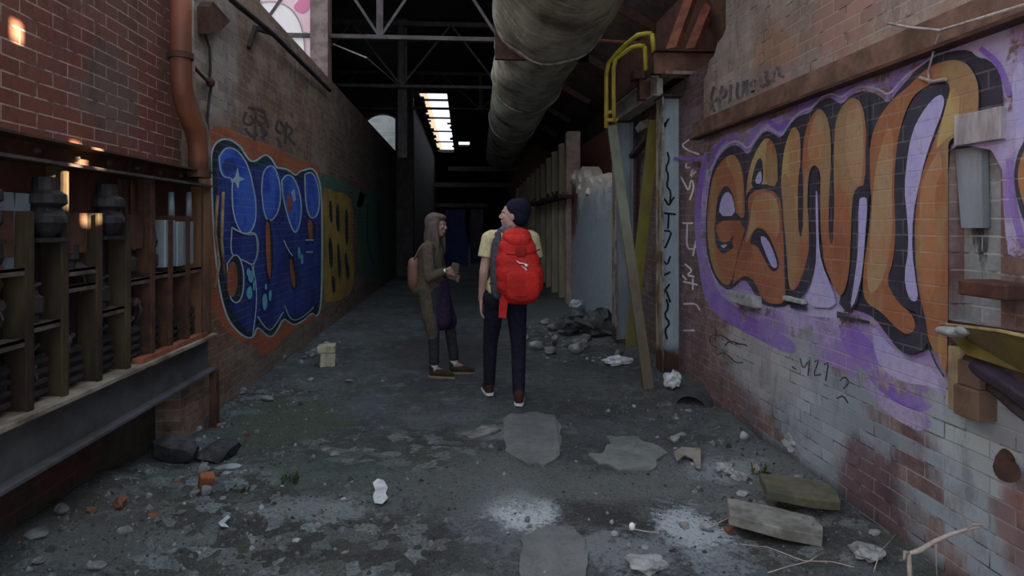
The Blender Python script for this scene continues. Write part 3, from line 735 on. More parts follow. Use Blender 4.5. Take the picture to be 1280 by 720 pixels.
b = MB(); b.box((xl,6.10,zb0),(2.48,6.13,zb1)); obj('web', b, simple('brown_beam',(.20,.10,.07),(.11,.055,.04),4), t)
b = MB(); b.box((xl,6.02,zb1-.015),(2.48,6.2,zb1)); obj('top_flange', b, M['rust'], t)
b = MB(); b.box((xl+.08,6.02,zb0-.02),(2.3,6.2,zb0+.012)); obj('bottom_flange', b, simple('flaking_flange',(.30,.24,.21),(.14,.08,.06),9), t)
b = MB(); b.box((onY(790,90,6.5).x,6.42,onY(790,100,6.5).z),(onY(815,90,6.5).x,6.6,onY(790,90,6.5).z)); b.box((onY(798,90,6.5).x,6.45,onY(790,125,6.5).z),(onY(812,90,6.5).x,6.55,onY(790,98,6.5).z)); tag(obj('steel_gusset', b, M['rust']), 'small rusty plate under the shorter yellow hoop', 'plate')
def hoop(pts, label):
    t = thing('yellow_handrail', label, 'handrail', tuple(onY(*pts[-1][:2],pts[-1][2])))
    P = [onY(x,y,Y) for x,y,Y in pts]
    b = MB(); b.tube(P[:3], .024, 10); obj('foot_post', b, M['yellow'], t, smooth=True)
    b = MB(); b.tube(P[2:], .024, 10); obj('hoop_tube', b, M['yellow'], t, smooth=True)
hoop([(817,66,6.2),(816,52,6.2),(815,42,6.2),(808,42,6.22),(797,44,6.3),(783,55,6.5),(769,69,6.7),(761,79,6.8),(758,92,6.85),(758,130,6.9),(758,160,6.95)], 'taller yellow tubular hoop handrail, its foot on the brown beam end')
hoop([(807,92,6.5),(807,76,6.5),(806,58,6.5),(800,57,6.5),(790,59,6.55),(779,67,6.65),(770,73,6.7),(767,85,6.75),(767,120,6.8),(768,152,6.9)], 'shorter inner yellow tubular hoop handrail, its foot on the small rusty plate')
b = MB(); b.tube([onY(758,142,6.92),onY(768,138,6.86)],.02,8); b.tube([onY(758,150,6.92),onY(772,150,6.9)],.02,8); tag(obj('yellow_rung', b, M['yellow']), 'short rusty yellow rungs joining the two hoop handrails', 'rung')
t_ = NT('grey_to_yellow_strut', .8); S = t_.sep()
c = t_.mix(t_.smooth(t_.math('ADD',S[2],t_.math('MULTIPLY',t_.noise(3),.8)),1.2,2.2),(.10,.085,.055),(.21,.23,.18)); c = t_.mix(t_.math('MULTIPLY',t_.smooth(t_.noise(8,5,.7,t_.scl(1,1,.2)),.45,.65),.6),c,(.13,.12,.09)); M['strut'] = t_.done(c)
p = onY(765,158,6.95); q = onZ(811,490); q.z = .0
b = MB(); b.bar(q,p,.095,.05,up=(0,1,0)); tag(obj('leaning_strut', b, M['strut'], origin=(0,0,0)), 'long grey and yellow strut leaning from the floor up to the yellow hoops', 'strut')
M['yel2'] = simple('dull_yellow_strut',(.27,.24,.05),(.16,.15,.06),4,.8,0,stretch=(1,1,.3))
b = MB(); b.bar(onY(818,150,6.75),onY(787,445,7.45),.12,.04,up=(0,1,0)); tag(obj('leaning_strut', b, M['yel2'], origin=(0,0,0)), 'dull yellow strut leaning the other way behind the grey and yellow one', 'strut')
b = MB(); b.bar(onY(790,196,7.7),onY(820,160,7.0),.08,.05); tag(obj('knee_brace', b, M['truss']), 'short grey knee brace under the platform between the two columns', 'brace')
b = MB(); b.prism([onY(x,y,7.4) for x,y in ((794,160),(800,152),(811,148),(812,158),(803,162),(798,166))],(0,.03,0)); tag(obj('torn_plate', b, M['pale']), 'torn pale scrap of sheet hanging under the platform', 'scrap')

# buttress fins of the far right wall
fin_px = [(708,165),(699,180),(690,190),(683,198),(676,205),(670,211),(664,217),(659,222),(654,227),(650,231),(646,235)]
M['fin'] = simple('pale_olive_concrete_fin',(.42,.38,.27),(.27,.245,.17),3,.9,0,stretch=(1,1,.25))
M['finw'] = simple('pinkish_concrete_pier',(.50,.40,.35),(.33,.25,.21),4,.9,0)
for i,(x,y) in enumerate(fin_px):
    X = 1.96; p = onX(x,y,X); b = MB()
    wd = .22 if i==0 else .17
    b.prism([(X,p.y,0),(X,p.y,p.z),(X+.05,p.y,p.z+.02),(X+.27,p.y,p.z+.02),(X+.27,p.y,0)],(0,wd,0))
    if i == 0: tag(obj('concrete_fin', b, M['finw'], bevel=.01), 'widest pinkish concrete fin, tallest of the row, beside the broken white plaster', 'fin')
    else: tag(obj('concrete_fin', b, M['fin'], bevel=.01), 'tall olive-grey concrete fin in the receding row on the right wall', 'fin', 'receding concrete fins on the right')
# green ledge with growth
p = onX(700,243,1.75); q = onX(662,243,1.75)
b = MB(); b.box((1.72,p.y,p.z-.06),(1.97,q.y,p.z)); tag(obj('rusty_ledge', b, M['rust']), 'thin rusty ledge jutting from the fins above the man\'s head', 'ledge')
b = MB()
for k in range(160):
    y = random.uniform(p.y,q.y); x=random.uniform(1.66,1.95); z=p.z+random.uniform(-.05,.07); s=random.uniform(.04,.11); a=random.uniform(0,6.3)
    u=Vector((math.cos(a)*s*.4,math.sin(a)*s*.8,random.uniform(-.5,.5)*s)); v=Vector((-math.sin(a)*s*.3,math.cos(a)*s*.3,random.uniform(-.3,.3)*s)); c=Vector((x,y,z))
    b.add([c-u,c+v,c+u,c-v],[(0,1,2,3)])
tag(obj('moss_growth', b, M['leaf']), 'dark green moss and weeds hanging on the rusty ledge', 'moss', kind='stuff')

# ------------------------------------------------------------------ graffiti: thin paint layers traced on the wall planes
def smoothpoly(pts, it=2, closed=True):
    for _ in range(it):
        out = []; n = len(pts)
        rng = range(n) if closed else range(n-1)
        if not closed: out.append(pts[0])
        for i in rng:
            a = pts[i]; b = pts[(i+1)%n]
            out.append((a[0]*.75+b[0]*.25, a[1]*.75+b[1]*.25)); out.append((a[0]*.25+b[0]*.75, a[1]*.25+b[1]*.75))
        if not closed: out.append(pts[-1])
        pts = out
    return pts
class Mural:
    def __init__(s, X, side, mats, proj=None, eps=.00035):
        s.X = X; s.sg = -1 if side == 'R' else 1; s.b = MB(); s.mats = mats; s.k = 1; s.proj = proj; s.eps = eps
    def pt(s, x, y, lay):
        X = s.X+s.sg*s.eps*lay
        return s.proj(x,y,lay) if s.proj else onX(x,y,X)
    def poly(s, mi, pts, it=2):
        pts = smoothpoly(pts, it); lay = s.k; s.k += 1
        P = [s.pt(x,y,lay) for x,y in pts]
        tri = tessellate_polygon([P])
        cam_ = Vector((0,0,CAMZ)); fs = []
        for a,b_,c in tri:
            n = (P[b_]-P[a]).cross(P[c]-P[a])
            fs.append((a,b_,c) if n.dot(cam_-P[a]) > 0 else (c,b_,a))
        s.b.add(P, fs, mi)
    def line(s, mi, pts, w=2.0, it=2, taper=False):
        pts = smoothpoly(pts, it, False); lay = s.k; s.k += 1
        V = []; fs = []; n = len(pts)
        for i,(x,y) in enumerate(pts):
            a = pts[max(0,i-1)]; c = pts[min(n-1,i+1)]; dx=c[0]-a[0]; dy=c[1]-a[1]; L=math.hypot(dx,dy) or 1
            ww = w/2*(math.sin(math.pi*min(1,max(.12,i/(n-1)*.9+.05))) if taper else 1)
            ox=-dy/L*ww; oy=dx/L*ww
            V += [s.pt(x+ox,y+oy,lay), s.pt(x-ox,y-oy,lay)]
            if i: fs.append((2*i-2,2*i-1,2*i+1,2*i))
        nrm = (V[1]-V[0]).cross(V[2]-V[0])
        if nrm.dot(Vector((0,0,CAMZ))-V[0]) > 0: fs = [(a,b,c,d) for a,b,c,d in fs]
        else: fs = [(d,c,b,a) for a,b,c,d in fs]
        s.b.add(V, fs, mi)
    def build(s, label, name='graffiti', kind=None):
        return tag(obj(name, s.b, s.mats, origin=(0,0,0)), label, 'graffiti')

PU = paint('purple_spray', (.19,.11,.45), (.24,.18,.46), wear=.40)
LV = paint('lavender_spray', (.34,.34,.60), (.40,.38,.60), wear=.0)
LW = paint('pale_lavender_wash', (.36,.33,.52), (.25,.18,.45), wear=.50, sc_=3)
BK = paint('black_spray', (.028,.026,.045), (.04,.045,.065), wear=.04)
OR = paint('orange_tan_spray', (.27,.115,.058), (.27,.185,.095), wear=.0, sc_=1.7, stretch=(1,1.6,.8), lo=.44, hi=.56)
YT = paint('yellow_tan_spray', (.38,.30,.13), (.31,.17,.08), wear=.0, sc_=2.2, stretch=(1,1.6,.7))
RB = paint('red_brown_spray', (.23,.085,.05), (.29,.125,.065), wear=.0, sc_=2)
TP = paint('tan_spray', (.33,.235,.135), (.33,.155,.075), wear=.06, sc_=2.2, stretch=(1,1,.6))
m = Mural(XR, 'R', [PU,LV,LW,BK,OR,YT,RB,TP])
# halo field
m.poly(2, [(882,186),(920,168),(990,138),(1060,112),(1130,84),(1200,56),(1300,22),(1310,120),(1300,300),(1262,330),(1255,280),(1252,190),(1200,180),(1184,190),(1183,420),(1184,500),(1160,545),(1110,520),(1070,470),(1010,445),(960,425),(915,405),(886,372),(872,320),(868,250)],1)
m.poly(0, [(886,330),(900,372),(930,392),(965,410),(1000,432),(990,446),(950,425),(905,402),(882,380),(874,340),(872,300)],2)
m.poly(0, [(1060,395),(1085,425),(1130,462),(1172,490),(1160,520),(1110,500),(1075,460),(1045,420)],2)
m.poly(1, [(985,372),(1022,320),(1046,372),(1052,398),(1020,396),(985,392)],1)
m.poly(1, [(1088,402),(1105,425),(1135,452),(1170,462),(1176,490),(1160,482),(1125,478),(1095,455)],2)
m.poly(1, [(1262,95),(1272,180),(1262,240),(1268,290),(1290,330),(1296,300),(1276,250),(1275,190),(1290,130),(1280,70)],2)
# purple outline ribbons
m.line(0, [(884,190),(876,225),(872,260),(872,300),(878,340),(890,368),(905,385)], 7)
m.line(0, [(886,205),(897,182),(910,170),(925,168),(935,178),(945,160),(958,149),(970,158),(977,162),(990,140),(1003,130),(1015,128),(1024,114),(1040,108),(1051,115),(1064,104),(1082,99),(1100,104),(1112,112),(1128,90),(1150,76),(1175,62)], 6)
m.line(1, [(889,212),(899,190),(911,178),(924,176),(935,188),(946,170),(958,158),(970,165),(978,170),(990,149),(1003,138),(1014,136),(1024,123),(1040,116),(1051,123),(1064,112),(1082,107),(1100,112),(1111,120),(1128,98),(1150,82),(1180,62)], 2.5)
m.line(0, [(905,375),(930,395),(945,402)], 5)
m.line(0, [(1262,200),(1266,260),(1280,310)], 9)
m.line(0, [(1225,60),(1250,80),(1262,120)], 7)
m.line(0, [(848,196),(866,200),(884,196)],5)
# black mass
m.poly(3, [(886,230),(893,205),(905,187),(917,180),(927,185),(935,195),(945,176),(956,163),(966,166),(976,174),(988,154),(1001,143),(1012,142),(1021,129),(1036,121),(1046,127),(1052,131),(1064,118),(1080,113),(1098,118),(1110,130),(1117,120),(1132,102),(1147,86),(1165,73),(1187,64),(1212,62),(1222,72),(1236,74),(1248,88),(1253,110),(1255,140),(1251,158),(1200,172),(1185,185),(1184,340),(1180,400),(1166,436),(1155,439),(1140,445),(1124,437),(1108,418),(1094,398),(1075,388),(1048,386),(1052,360),(1040,360),(1024,322),(1008,360),(985,383),(965,384),(948,378),(935,352),(925,350),(912,364),(897,354),(886,330),(881,290)],1)
# first letter
m.poly(4, [(887,235),(895,210),(907,196),(918,192),(926,205),(930,225),(931,262),(930,272),(920,330),(912,360),(898,350),(889,330),(883,290)],2)
m.poly(5, [(905,200),(914,192),(924,202),(929,225),(928,268),(922,262),(920,225)],2)
m.poly(3, [(894,278),(896,250),(903,234),(911,232),(918,248),(921,272),(940,272),(938,276),(930,279),(925,300),(915,312),(903,318),(895,308),(893,290)],1)
m.poly(6, [(894,276),(934,275),(922,322),(914,300),(906,305),(897,298)],1)
m.poly(1, [(898,270),(901,248),(909,238),(916,246),(920,270)],1)
m.poly(3, [(893,300),(898,312),(905,319),(914,308),(918,292),(911,302),(902,304)],1); m.poly(1,[(900,307),(905,311),(910,305),(905,306)],1)
# second letter
m.poly(5, [(932,250),(935,215),(944,190),(957,170),(967,178),(972,195),(972,233),(960,230),(945,231),(934,240)],2)
m.poly(4, [(956,200),(960,172),(968,180),(972,200),(972,234),(957,231)],1)
m.poly(3, [(938,236),(942,212),(949,195),(954,203),(954,232)],1); m.poly(1, [(943,229),(947,216),(952,213),(952,230)],1)
m.poly(6, [(933,246),(948,236),(966,238),(975,248),(979,270),(981,330),(984,378),(966,381),(952,374),(943,350),(931,344),(922,350),(915,358),(922,320),(938,275)],2)
m.poly(7, [(940,250),(952,240),(968,242),(974,262),(974,300),(962,290),(950,282),(942,286),(930,310),(938,275)],2)
m.poly(3, [(936,305),(942,288),(950,284),(960,292),(966,305),(976,332),(968,341),(961,335),(951,315),(945,306)],2)
m.poly(1, [(949,296),(956,295),(964,307),(973,333),(966,336),(959,322)],1)
m.line(3, [(975,210),(977,250),(981,300),(982,345),(984,380)],3)
# third letter strokes
m.poly(5, [(976,235),(978,200),(983,175),(992,156),(1000,166),(1001,190),(999,250),(999,290),(988,345),(985,300),(980,260)],2)
m.poly(4, [(978,210),(990,230),(997,280),(1001,300),(1010,240),(1012,330),(1004,350),(986,370),(983,310),(978,260)],2)
m.poly(4, [(1003,190),(1006,165),(1014,145),(1024,134),(1034,145),(1038,165),(1039,190),(1037,250),(1040,310),(1043,345),(1026,310),(1025,240),(1026,215),(1018,204),(1011,215),(1009,250),(1010,300),(1004,290),(1002,250)],2)
m.poly(7, [(1009,200),(1012,160),(1022,140),(1031,150),(1028,200),(1019,200)],2)
m.poly(4, [(1042,190),(1044,150),(1055,128),(1068,121),(1078,130),(1083,160),(1084,190),(1082,232),(1072,238),(1065,248),(1064,290),(1061,350),(1050,376),(1036,345),(1027,318),(1030,260),(1036,300),(1041,306),(1042,260)],2)
m.poly(7, [(1058,140),(1068,124),(1078,140),(1080,190),(1076,234),(1064,226),(1056,190)],2)
m.poly(6, [(1042,240),(1058,240),(1063,255),(1061,320),(1050,350),(1041,330),(1044,290)],2)
m.poly(3, [(1000,205),(1004,215),(1004,270),(1001,302),(997,280),(997,230)],2); m.poly(3, [(1040,190),(1043,240),(1042,290),(1039,311),(1035,285),(1037,230)],2)
m.poly(3, [(1013,218),(1019,206),(1025,218),(1024,290),(1024,322),(1008,365),(992,380),(984,383),(1004,345),(1014,300)],2)
m.poly(1, [(1019,238),(1022,240),(1023,300),(1027,330),(1040,360),(1047,385),(1006,384),(1016,350),(1021,320)],1)
# fourth: notch, left stroke, arch and right stroke
m.poly(3, [(1082,170),(1086,170),(1086,232),(1093,238),(1085,248),(1083,290),(1080,330),(1074,372),(1065,390),(1053,390),(1062,350),(1066,300),(1065,250),(1070,234),(1082,231)],1)
m.poly(1, [(1073,250),(1078,246),(1085,248),(1081,300),(1078,340),(1070,375),(1062,388),(1068,350),(1073,310)],1)
m.poly(4, [(1087,232),(1086,190),(1092,160),(1104,138),(1120,120),(1136,108),(1150,92),(1168,80),(1190,74),(1208,78),(1220,95),(1224,115),(1222,150),(1200,168),(1186,175),(1185,190),(1185,300),(1185,380),(1184,440),(1178,450),(1164,436),(1154,402),(1148,372),(1142,300),(1146,240),(1158,200),(1172,165),(1180,140),(1187,115),(1182,101),(1170,102),(1150,112),(1138,125),(1128,150),(1121,180),(1117,230),(1120,290),(1116,330),(1108,350),(1122,378),(1140,392),(1146,410),(1134,420),(1118,408),(1100,388),(1080,378),(1078,345),(1086,290),(1090,250)],2)
m.poly(7, [(1090,250),(1096,200),(1112,150),(1118,180),(1114,230),(1116,290),(1108,340),(1090,372),(1082,350),(1088,300)],2)
m.poly(5, [(1187,112),(1196,108),(1200,130),(1196,165),(1183,172),(1168,190),(1178,150)],2)
m.poly(7, [(1150,230),(1166,200),(1176,185),(1180,240),(1176,320),(1164,380),(1155,372),(1148,300)],2)
m.poly(4, [(1168,230),(1182,210),(1184,300),(1178,360),(1168,380),(1170,300)],2)
m.poly(3, [(1186,103),(1187,115),(1178,142),(1168,175),(1155,205),(1148,235),(1143,275),(1143,317),(1148,365),(1160,412),(1158,436),(1140,444),(1126,440),(1112,424),(1130,424),(1144,412),(1148,390),(1132,386),(1118,372),(1108,352),(1116,335),(1120,300),(1117,230),(1121,180),(1130,148),(1142,122),(1158,108),(1172,100)],1)
m.poly(1, [(1177,117),(1181,126),(1177,142),(1166,170),(1156,200),(1149,230),(1141,268),(1140,317),(1145,352),(1148,374),(1141,378),(1134,368),(1130,345),(1136,310),(1134,270),(1130,235),(1135,190),(1141,163),(1151,143),(1165,124)],1)
m.line(3, [(1147,372),(1153,398),(1160,430),(1168,452),(1180,471)],2)
m.poly(5, [(1170,420),(1184,400),(1184,470),(1176,462)],1)
m.poly(3, [(1046,389),(1087,401),(1087,405),(1046,397)],0); m.poly(3, [(988,378),(1008,380),(1008,388),(988,385)],0)  # black paint laid over the two slots, standing in for their shade
m.poly(3, [(1083,120),(1085,118),(1087,235),(1084,238)],0)
# next letter entering at the right edge of the frame
m.poly(3, [(1269,240),(1267,215),(1272,190),(1284,170),(1300,165),(1300,300),(1285,290),(1275,265)],2)
m.poly(7, [(1273,235),(1272,212),(1278,190),(1290,178),(1300,175),(1300,285),(1284,268)],2)
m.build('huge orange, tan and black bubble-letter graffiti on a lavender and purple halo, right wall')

# tags on the right side
m = Mural(XR, 'R', [simple('faded_tag',(.10,.09,.10),(.27,.22,.20),9,.8,lo=.45,hi=.62)])
for pts in ([(893,104),(888,120),(893,136)],[(886,125),(900,120)],[(903,104),(899,130)],[(899,112),(908,108),(907,118),(901,120)],[(914,104),(912,128)],[(912,128),(918,126)],[(922,102),(921,122),(928,124),(930,101)],[(934,100),(934,120)],[(938,108),(945,98),(944,112),(938,118),(948,114)],[(950,96),(951,112),(957,108)],[(955,94),(962,93),(955,102),(963,104),(957,110)],[(967,91),(966,106)],[(970,90),(977,88),(972,98),(980,100)]):
    m.line(0, [(x,y+5-(x-885)*.11) for x,y in pts], 4.0, 1)
m.build('thin smeared black handwritten tag on the pale wall above the brown beam')
m = Mural(XR, 'R', [BK])
for pts in ([(893,408),(896,416),(893,424)],[(888,420),(900,418),(910,424),(916,430)],[(888,420),(887,430),(896,434)],[(906,432),(912,426),(920,428),(926,431)],[(896,444),(904,440),(912,446),(920,454),(929,453)],[(918,430),(928,430),(934,432)]):
    m.line(0, pts, 1.6, 2)
m.build('small thin black scrawl low on the right wall, just left of the projecting whitish brick')
m = Mural(XR, 'R', [BK])
for pts in ([(1000,448),(1004,462),(1010,452)],[(1012,450),(1010,470)],[(1018,452),(1024,450),(1016,470),(1026,468)],[(1030,456),(1036,452),(1032,476)],[(995,462),(990,458)],[(1050,476),(1056,470),(1062,478),(1054,486)],[(1046,498),(1054,494),(1060,504)]):
    m.line(0, pts, 1.8, 1)
m.build('small black letters scrawled low under the middle of the orange graffiti')
# white scribbles and purple line on the brick return beside the column
WH = paint('white_spray', (.75,.73,.77), (.55,.53,.58), wear=.0)
m = Mural(2.18, 'R', [WH, PU])
for pts in ([(875,166),(856,178),(852,182),(860,188),(874,193)],[(858,204),(857,210),(863,209)],[(866,212),(862,222),(870,214)],[(851,221),(856,230),(861,240),(864,222),(868,234),(862,250)],[(853,279),(866,279)],[(859,280),(858,310),(866,312),(872,306)],[(856,330),(866,338),(858,344),(868,346)],[(866,348),(866,362)],[(854,352),(872,356)],[(854,380),(870,379),(875,388)],[(854,413),(868,413)],[(853,344),(858,350)],[(866,320),(870,300)]):
    m.line(0, pts, 2.2, 2)
m.line(1, [(850,197),(866,199),(882,196)], 4, 1)
m.build('column of white squiggles on the brick between steel column and graffiti')
# column lettering
wy = Y1-.006
pj = lambda x,y,l: onY(x,y,wy-.0015*l)
m = Mural(0, 'R', [M['hole'], M['paper'], PU], proj=pj)
for pts in ([(834,190),(837,200),(832,210),(836,220),(833,232),(839,240),(837,256)],[(826,245),(832,250),(836,258),(840,250),(843,246)],[(827,266),(845,268)],[(836,268),(835,286)],[(826,288),(840,289),(836,300),(830,313),(828,300),(826,288)],[(825,332),(830,326),(834,332),(838,320)],[(826,346),(838,340)],[(826,372),(832,362),(837,355)],[(833,364),(838,378)],[(833,374),(836,384),(830,394),(838,404),(831,412),(834,424)],[(828,152),(833,156),(829,160),(836,148)]):
    m.line(0, pts, 2.5, 1)
m.line(2, [(842,198),(850,199)],4,0)
m.build('black painted arrow, squiggles and letters running down the blue-grey column')

# left mural
NV = paint('deep_blue_spray', (.016,.028,.17), (.025,.055,.27), 'L', .04, 2)
BL = paint('bright_blue_spray', (.05,.14,.62), (.025,.07,.46), 'L', .0, 2.5)
OG = paint('burnt_orange_spray', (.36,.11,.05), (.27,.085,.045), 'L', .30, 2)
BB = paint('black_green_spray', (.012,.022,.035), (.015,.04,.05), 'L', .0)
PB = paint('pale_blue_outline', (.42,.58,.66), (.30,.45,.52), 'L', .0)
CY = paint('cyan_spray', (.13,.46,.60), (.10,.36,.5), 'L', .0)
m = Mural(XL, 'L', [NV,BL,OG,BB,PB,CY])
m.poly(2, [(258,168),(268,158),(278,156),(292,164),(310,174),(330,180),(345,184),(362,196),(378,203),(394,204),(400,215),(404,300),(402,384),(396,396),(386,402),(372,410),(358,420),(346,434),(335,443),(326,444),(318,432),(300,428),(280,410),(262,380),(256,250)],1)
out = [(262,200),(265,184),(272,175),(283,172),(293,176),(303,184),(308,194),(314,201),(320,200),(326,195),(333,192),(341,198),(346,209),(352,209),(361,211),(370,219),(374,213),(382,211),(390,209),(397,216),(403,236),(404,300),(403,382),(397,398),(391,391),(381,401),(368,408),(361,404),(355,398),(346,417),(338,423),(330,418),(322,408),(317,425),(300,420),(280,395),(268,330)]
m.poly(4, out, 2)
def inset(pts,d):
    cx=sum(p[0] for p in pts)/len(pts); n=len(pts); o=[]
    for i in range(n):
        a=pts[i-1]; c=pts[(i+1)%n]; dx=c[0]-a[0]; dy=c[1]-a[1]; L=math.hypot(dx,dy) or 1
        o.append((pts[i][0]-dy/L*d, pts[i][1]+dx/L*d))
    return o
m.poly(3, inset(out,2.2), 2)
m.poly(0, [(270,205),(274,190),(284,181),(296,186),(306,198),(312,208),(320,209),(328,206),(336,201),(343,208),(350,216),(360,216),(370,228),(378,222),(384,218),(392,214),(398,230),(401,260),(400,375),(392,384),(378,393),(366,399),(357,390),(347,405),(338,413),(328,404),(322,395),(316,418),(305,410),(290,390),(278,340),(274,260)],1)
# bubbles with pale rims
def bub(pts, fill, rim=4, w=1.6):
    m.poly(fill, pts, 2); m.line(rim, pts+[pts[0]], w, 2)
bub([(274,196),(282,184),(294,186),(304,196),(311,210),(316,230),(320,252),(320,275),(314,290),(305,294),(297,284),(291,264),(290,240),(291,222),(280,222),(275,212)], 1)
m.poly(0, [(277,206),(284,196),(293,200),(296,210),(290,218),(280,218)],2)
m.poly(4, [(297,209),(299,220),(306,224),(299,227),(298,236),(294,228),(288,226),(294,221)],0)
bub([(327,240),(328,218),(334,208),(342,207),(348,220),(351,240),(350,258),(344,272),(336,277),(330,268)], 1)
bub([(352,226),(358,218),(366,220),(373,234),(377,255),(376,276),(370,293),(364,284),(359,268),(354,248)], 1)
m.poly(2, [(358,246),(362,241),(365,255),(363,268),(359,262)],1); m.poly(4, [(364,240),(368,236),(370,250),(367,252)],0)
bub([(381,218),(390,214),(397,228),(400,250),(397,270),(388,274),(382,256)], 1)
bub([(290,284),(300,290),(312,294),(320,292),(322,308),(321,322),(316,332),(306,326),(296,322),(288,316)], 0)
# slits and counters
bub([(284,330),(292,318),(299,320),(304,335),(305,355),(302,374),(294,380),(286,370)], 3)
m.poly(2, [(284,334),(292,324),(297,338),(297,362),(290,374),(283,362)],2)
m.poly(3, [(331,276),(338,272),(342,300),(341,340),(338,358),(333,345)],2); m.poly(2, [(332,278),(336,276),(338,300),(339,352),(334,340),(332,305)],2)
m.poly(3, [(361,315),(368,320),(373,345),(370,366),(364,350)],2); m.poly(2, [(362,320),(366,330),(369,350),(368,364),(363,348)],2)
m.poly(2, [(384,274),(391,276),(391,300),(386,300)],1); m.poly(3, [(391,276),(395,280),(394,298),(391,300)],0)
for e in ([(310,345),(314,336),(318,342),(316,354),(311,352)],[(308,338),(312,334),(313,344),(309,346)],[(309,360),(314,357),(316,368),(312,376),(308,370)],[(316,352),(319,350),(319,362),(316,364)],[(328,370),(333,366),(335,380),(331,390),(328,382)],[(336,364),(340,362),(339,376),(336,376)],[(331,356),(334,354),(334,362),(331,362)],[(372,310),(375,308),(376,322),(373,324)],[(376,318),(379,318),(379,330),(376,330)]):
    m.poly(5, e, 1)
m.line(4, [(291,285),(300,290),(306,292),(320,290),(323,305),(322,320),(316,332),(318,345)], 1.6)
m.line(4, [(314,330),(320,350),(321,380),(316,420)], 1.2)
m.line(4, [(322,395),(330,408),(338,414),(345,405),(354,390)], 1.2); m.line(4, [(356,382),(362,398),(370,401),(382,394),(392,384)], 1.2); m.line(4, [(355,300),(360,312),(366,320)],1.2); m.line(4,[(382,300),(392,300)],1.6,0); m.line(4,[(383,315),(391,315)],1.6,0)
m.build('big blue bubble-letter graffiti with pale outline on burnt orange, left wall')

MY = paint('mustard_spray', (.36,.25,.055), (.25,.16,.05), 'L', .1, 2)
TE = paint('dim_teal_spray', (.05,.14,.14), (.07,.11,.06), 'L', .30, 1.5)
DG = paint('dim_green_spray', (.045,.13,.06), (.035,.09,.10), 'L', .3, 1.5)
m = Mural(XL, 'L', [MY,TE,BB])
m.poly(1, [(400,214),(415,222),(432,228),(450,238),(462,250),(450,262),(425,252),(402,240)],2)
m.poly(0, [(403,232),(412,236),(420,240),(432,242),(441,252),(441,300),(444,345),(438,368),(424,376),(408,378),(404,374),(404,300)],1)
for e in ([(411,250),(415,252),(416,280),(412,276)],[(420,254),(424,256),(425,292),(420,286)],[(410,296),(415,298),(417,330),(412,338)],[(421,306),(424,304),(427,340),(423,352)],[(431,262),(435,262),(436,300),(432,310)],[(430,318),(433,316),(438,344),(434,352)],[(414,346),(418,344),(420,364),(416,368)]):
    m.poly(2, e, 1)
m.build('mustard yellow letter graffiti under a teal haze, right next to the blue letters')
m = Mural(XL, 'L', [TE,DG,BB])
m.poly(1, [(444,236),(470,238),(492,245),(498,290),(496,330),(480,350),(462,352),(448,340)],2)
m.poly(0, [(452,250),(462,240),(470,256),(468,300),(474,330),(462,340),(454,310)],2); m.poly(0, [(478,252),(488,250),(490,300),(484,325),(478,300)],2)
m.line(2,[(460,255),(458,300),(466,330)],2); m.line(2,[(474,250),(474,300),(480,330)],2)
m.build('dim green and teal graffiti fading into the dark, furthest along the left wall')
m = Mural(XL, 'L', [simple('brown_black_spray',(.05,.035,.035),(.09,.06,.055),8)])
for pts in ([(308,140),(303,152),(312,158),(318,150),(312,144)],[(306,160),(314,172),(322,168)],[(320,140),(318,176)],[(324,144),(334,150),(325,158),(336,168),(326,172)],[(330,140),(336,160)],[(348,150),(344,162),(352,168),(356,160),(350,152)],[(358,152),(356,180)],[(358,156),(368,164),(358,170),(370,182)],[(346,172),(352,184)],[(322,150),(331,162),(329,175)],[(310,134),(322,136),(332,140)]):
    m.line(0, pts, 3.4, 2)
m.build('dark brown scribbled tag on the bare brick above the blue letters')
# pink piece on the facade
PK = NT('pink_spray', .8); PK = simple('pink_spray',(.55,.17,.26),(.50,.24,.32),1,.8); 
pj = lambda x,y,l: onY(x,y,10.0-.004*l)
m = Mural(0, 'R', [PK, simple('grey_line_spray',(.30,.26,.27),(.22,.2,.2),3), simple('rose_wash',(.66,.42,.44),(.70,.52,.52),1.5,.8,0,0), simple('white_wash',(.76,.69,.66),(.70,.62,.60),2,.8,0,0)], proj=pj)
m.poly(2, [(290,-20),(400,-20),(400,92),(384,96),(300,10)],1)
m.poly(3, [(318,10),(330,2),(350,2),(366,14),(376,32),(381,60),(380,84),(360,70),(318,30)],2)
m.poly(0, [(376,-20),(388,-20),(391,0),(386,12),(378,18),(370,14),(366,8),(374,0)],2)
m.poly(0, [(291,-10),(306,-12),(316,2),(304,8)],2)
m.poly(3, [(384,38),(396,33),(396,42)],0)
m.line(1, [(312,12),(322,4),(340,1),(358,6),(372,20),(380,45),(382,84)], 1.4)
m.line(1, [(380,40),(392,44),(397,50)], 1.0); m.line(1,[(338,20),(340,50)],1.4,0)
m.build('pink and white graffiti on the bright brick facade seen above the left wall')

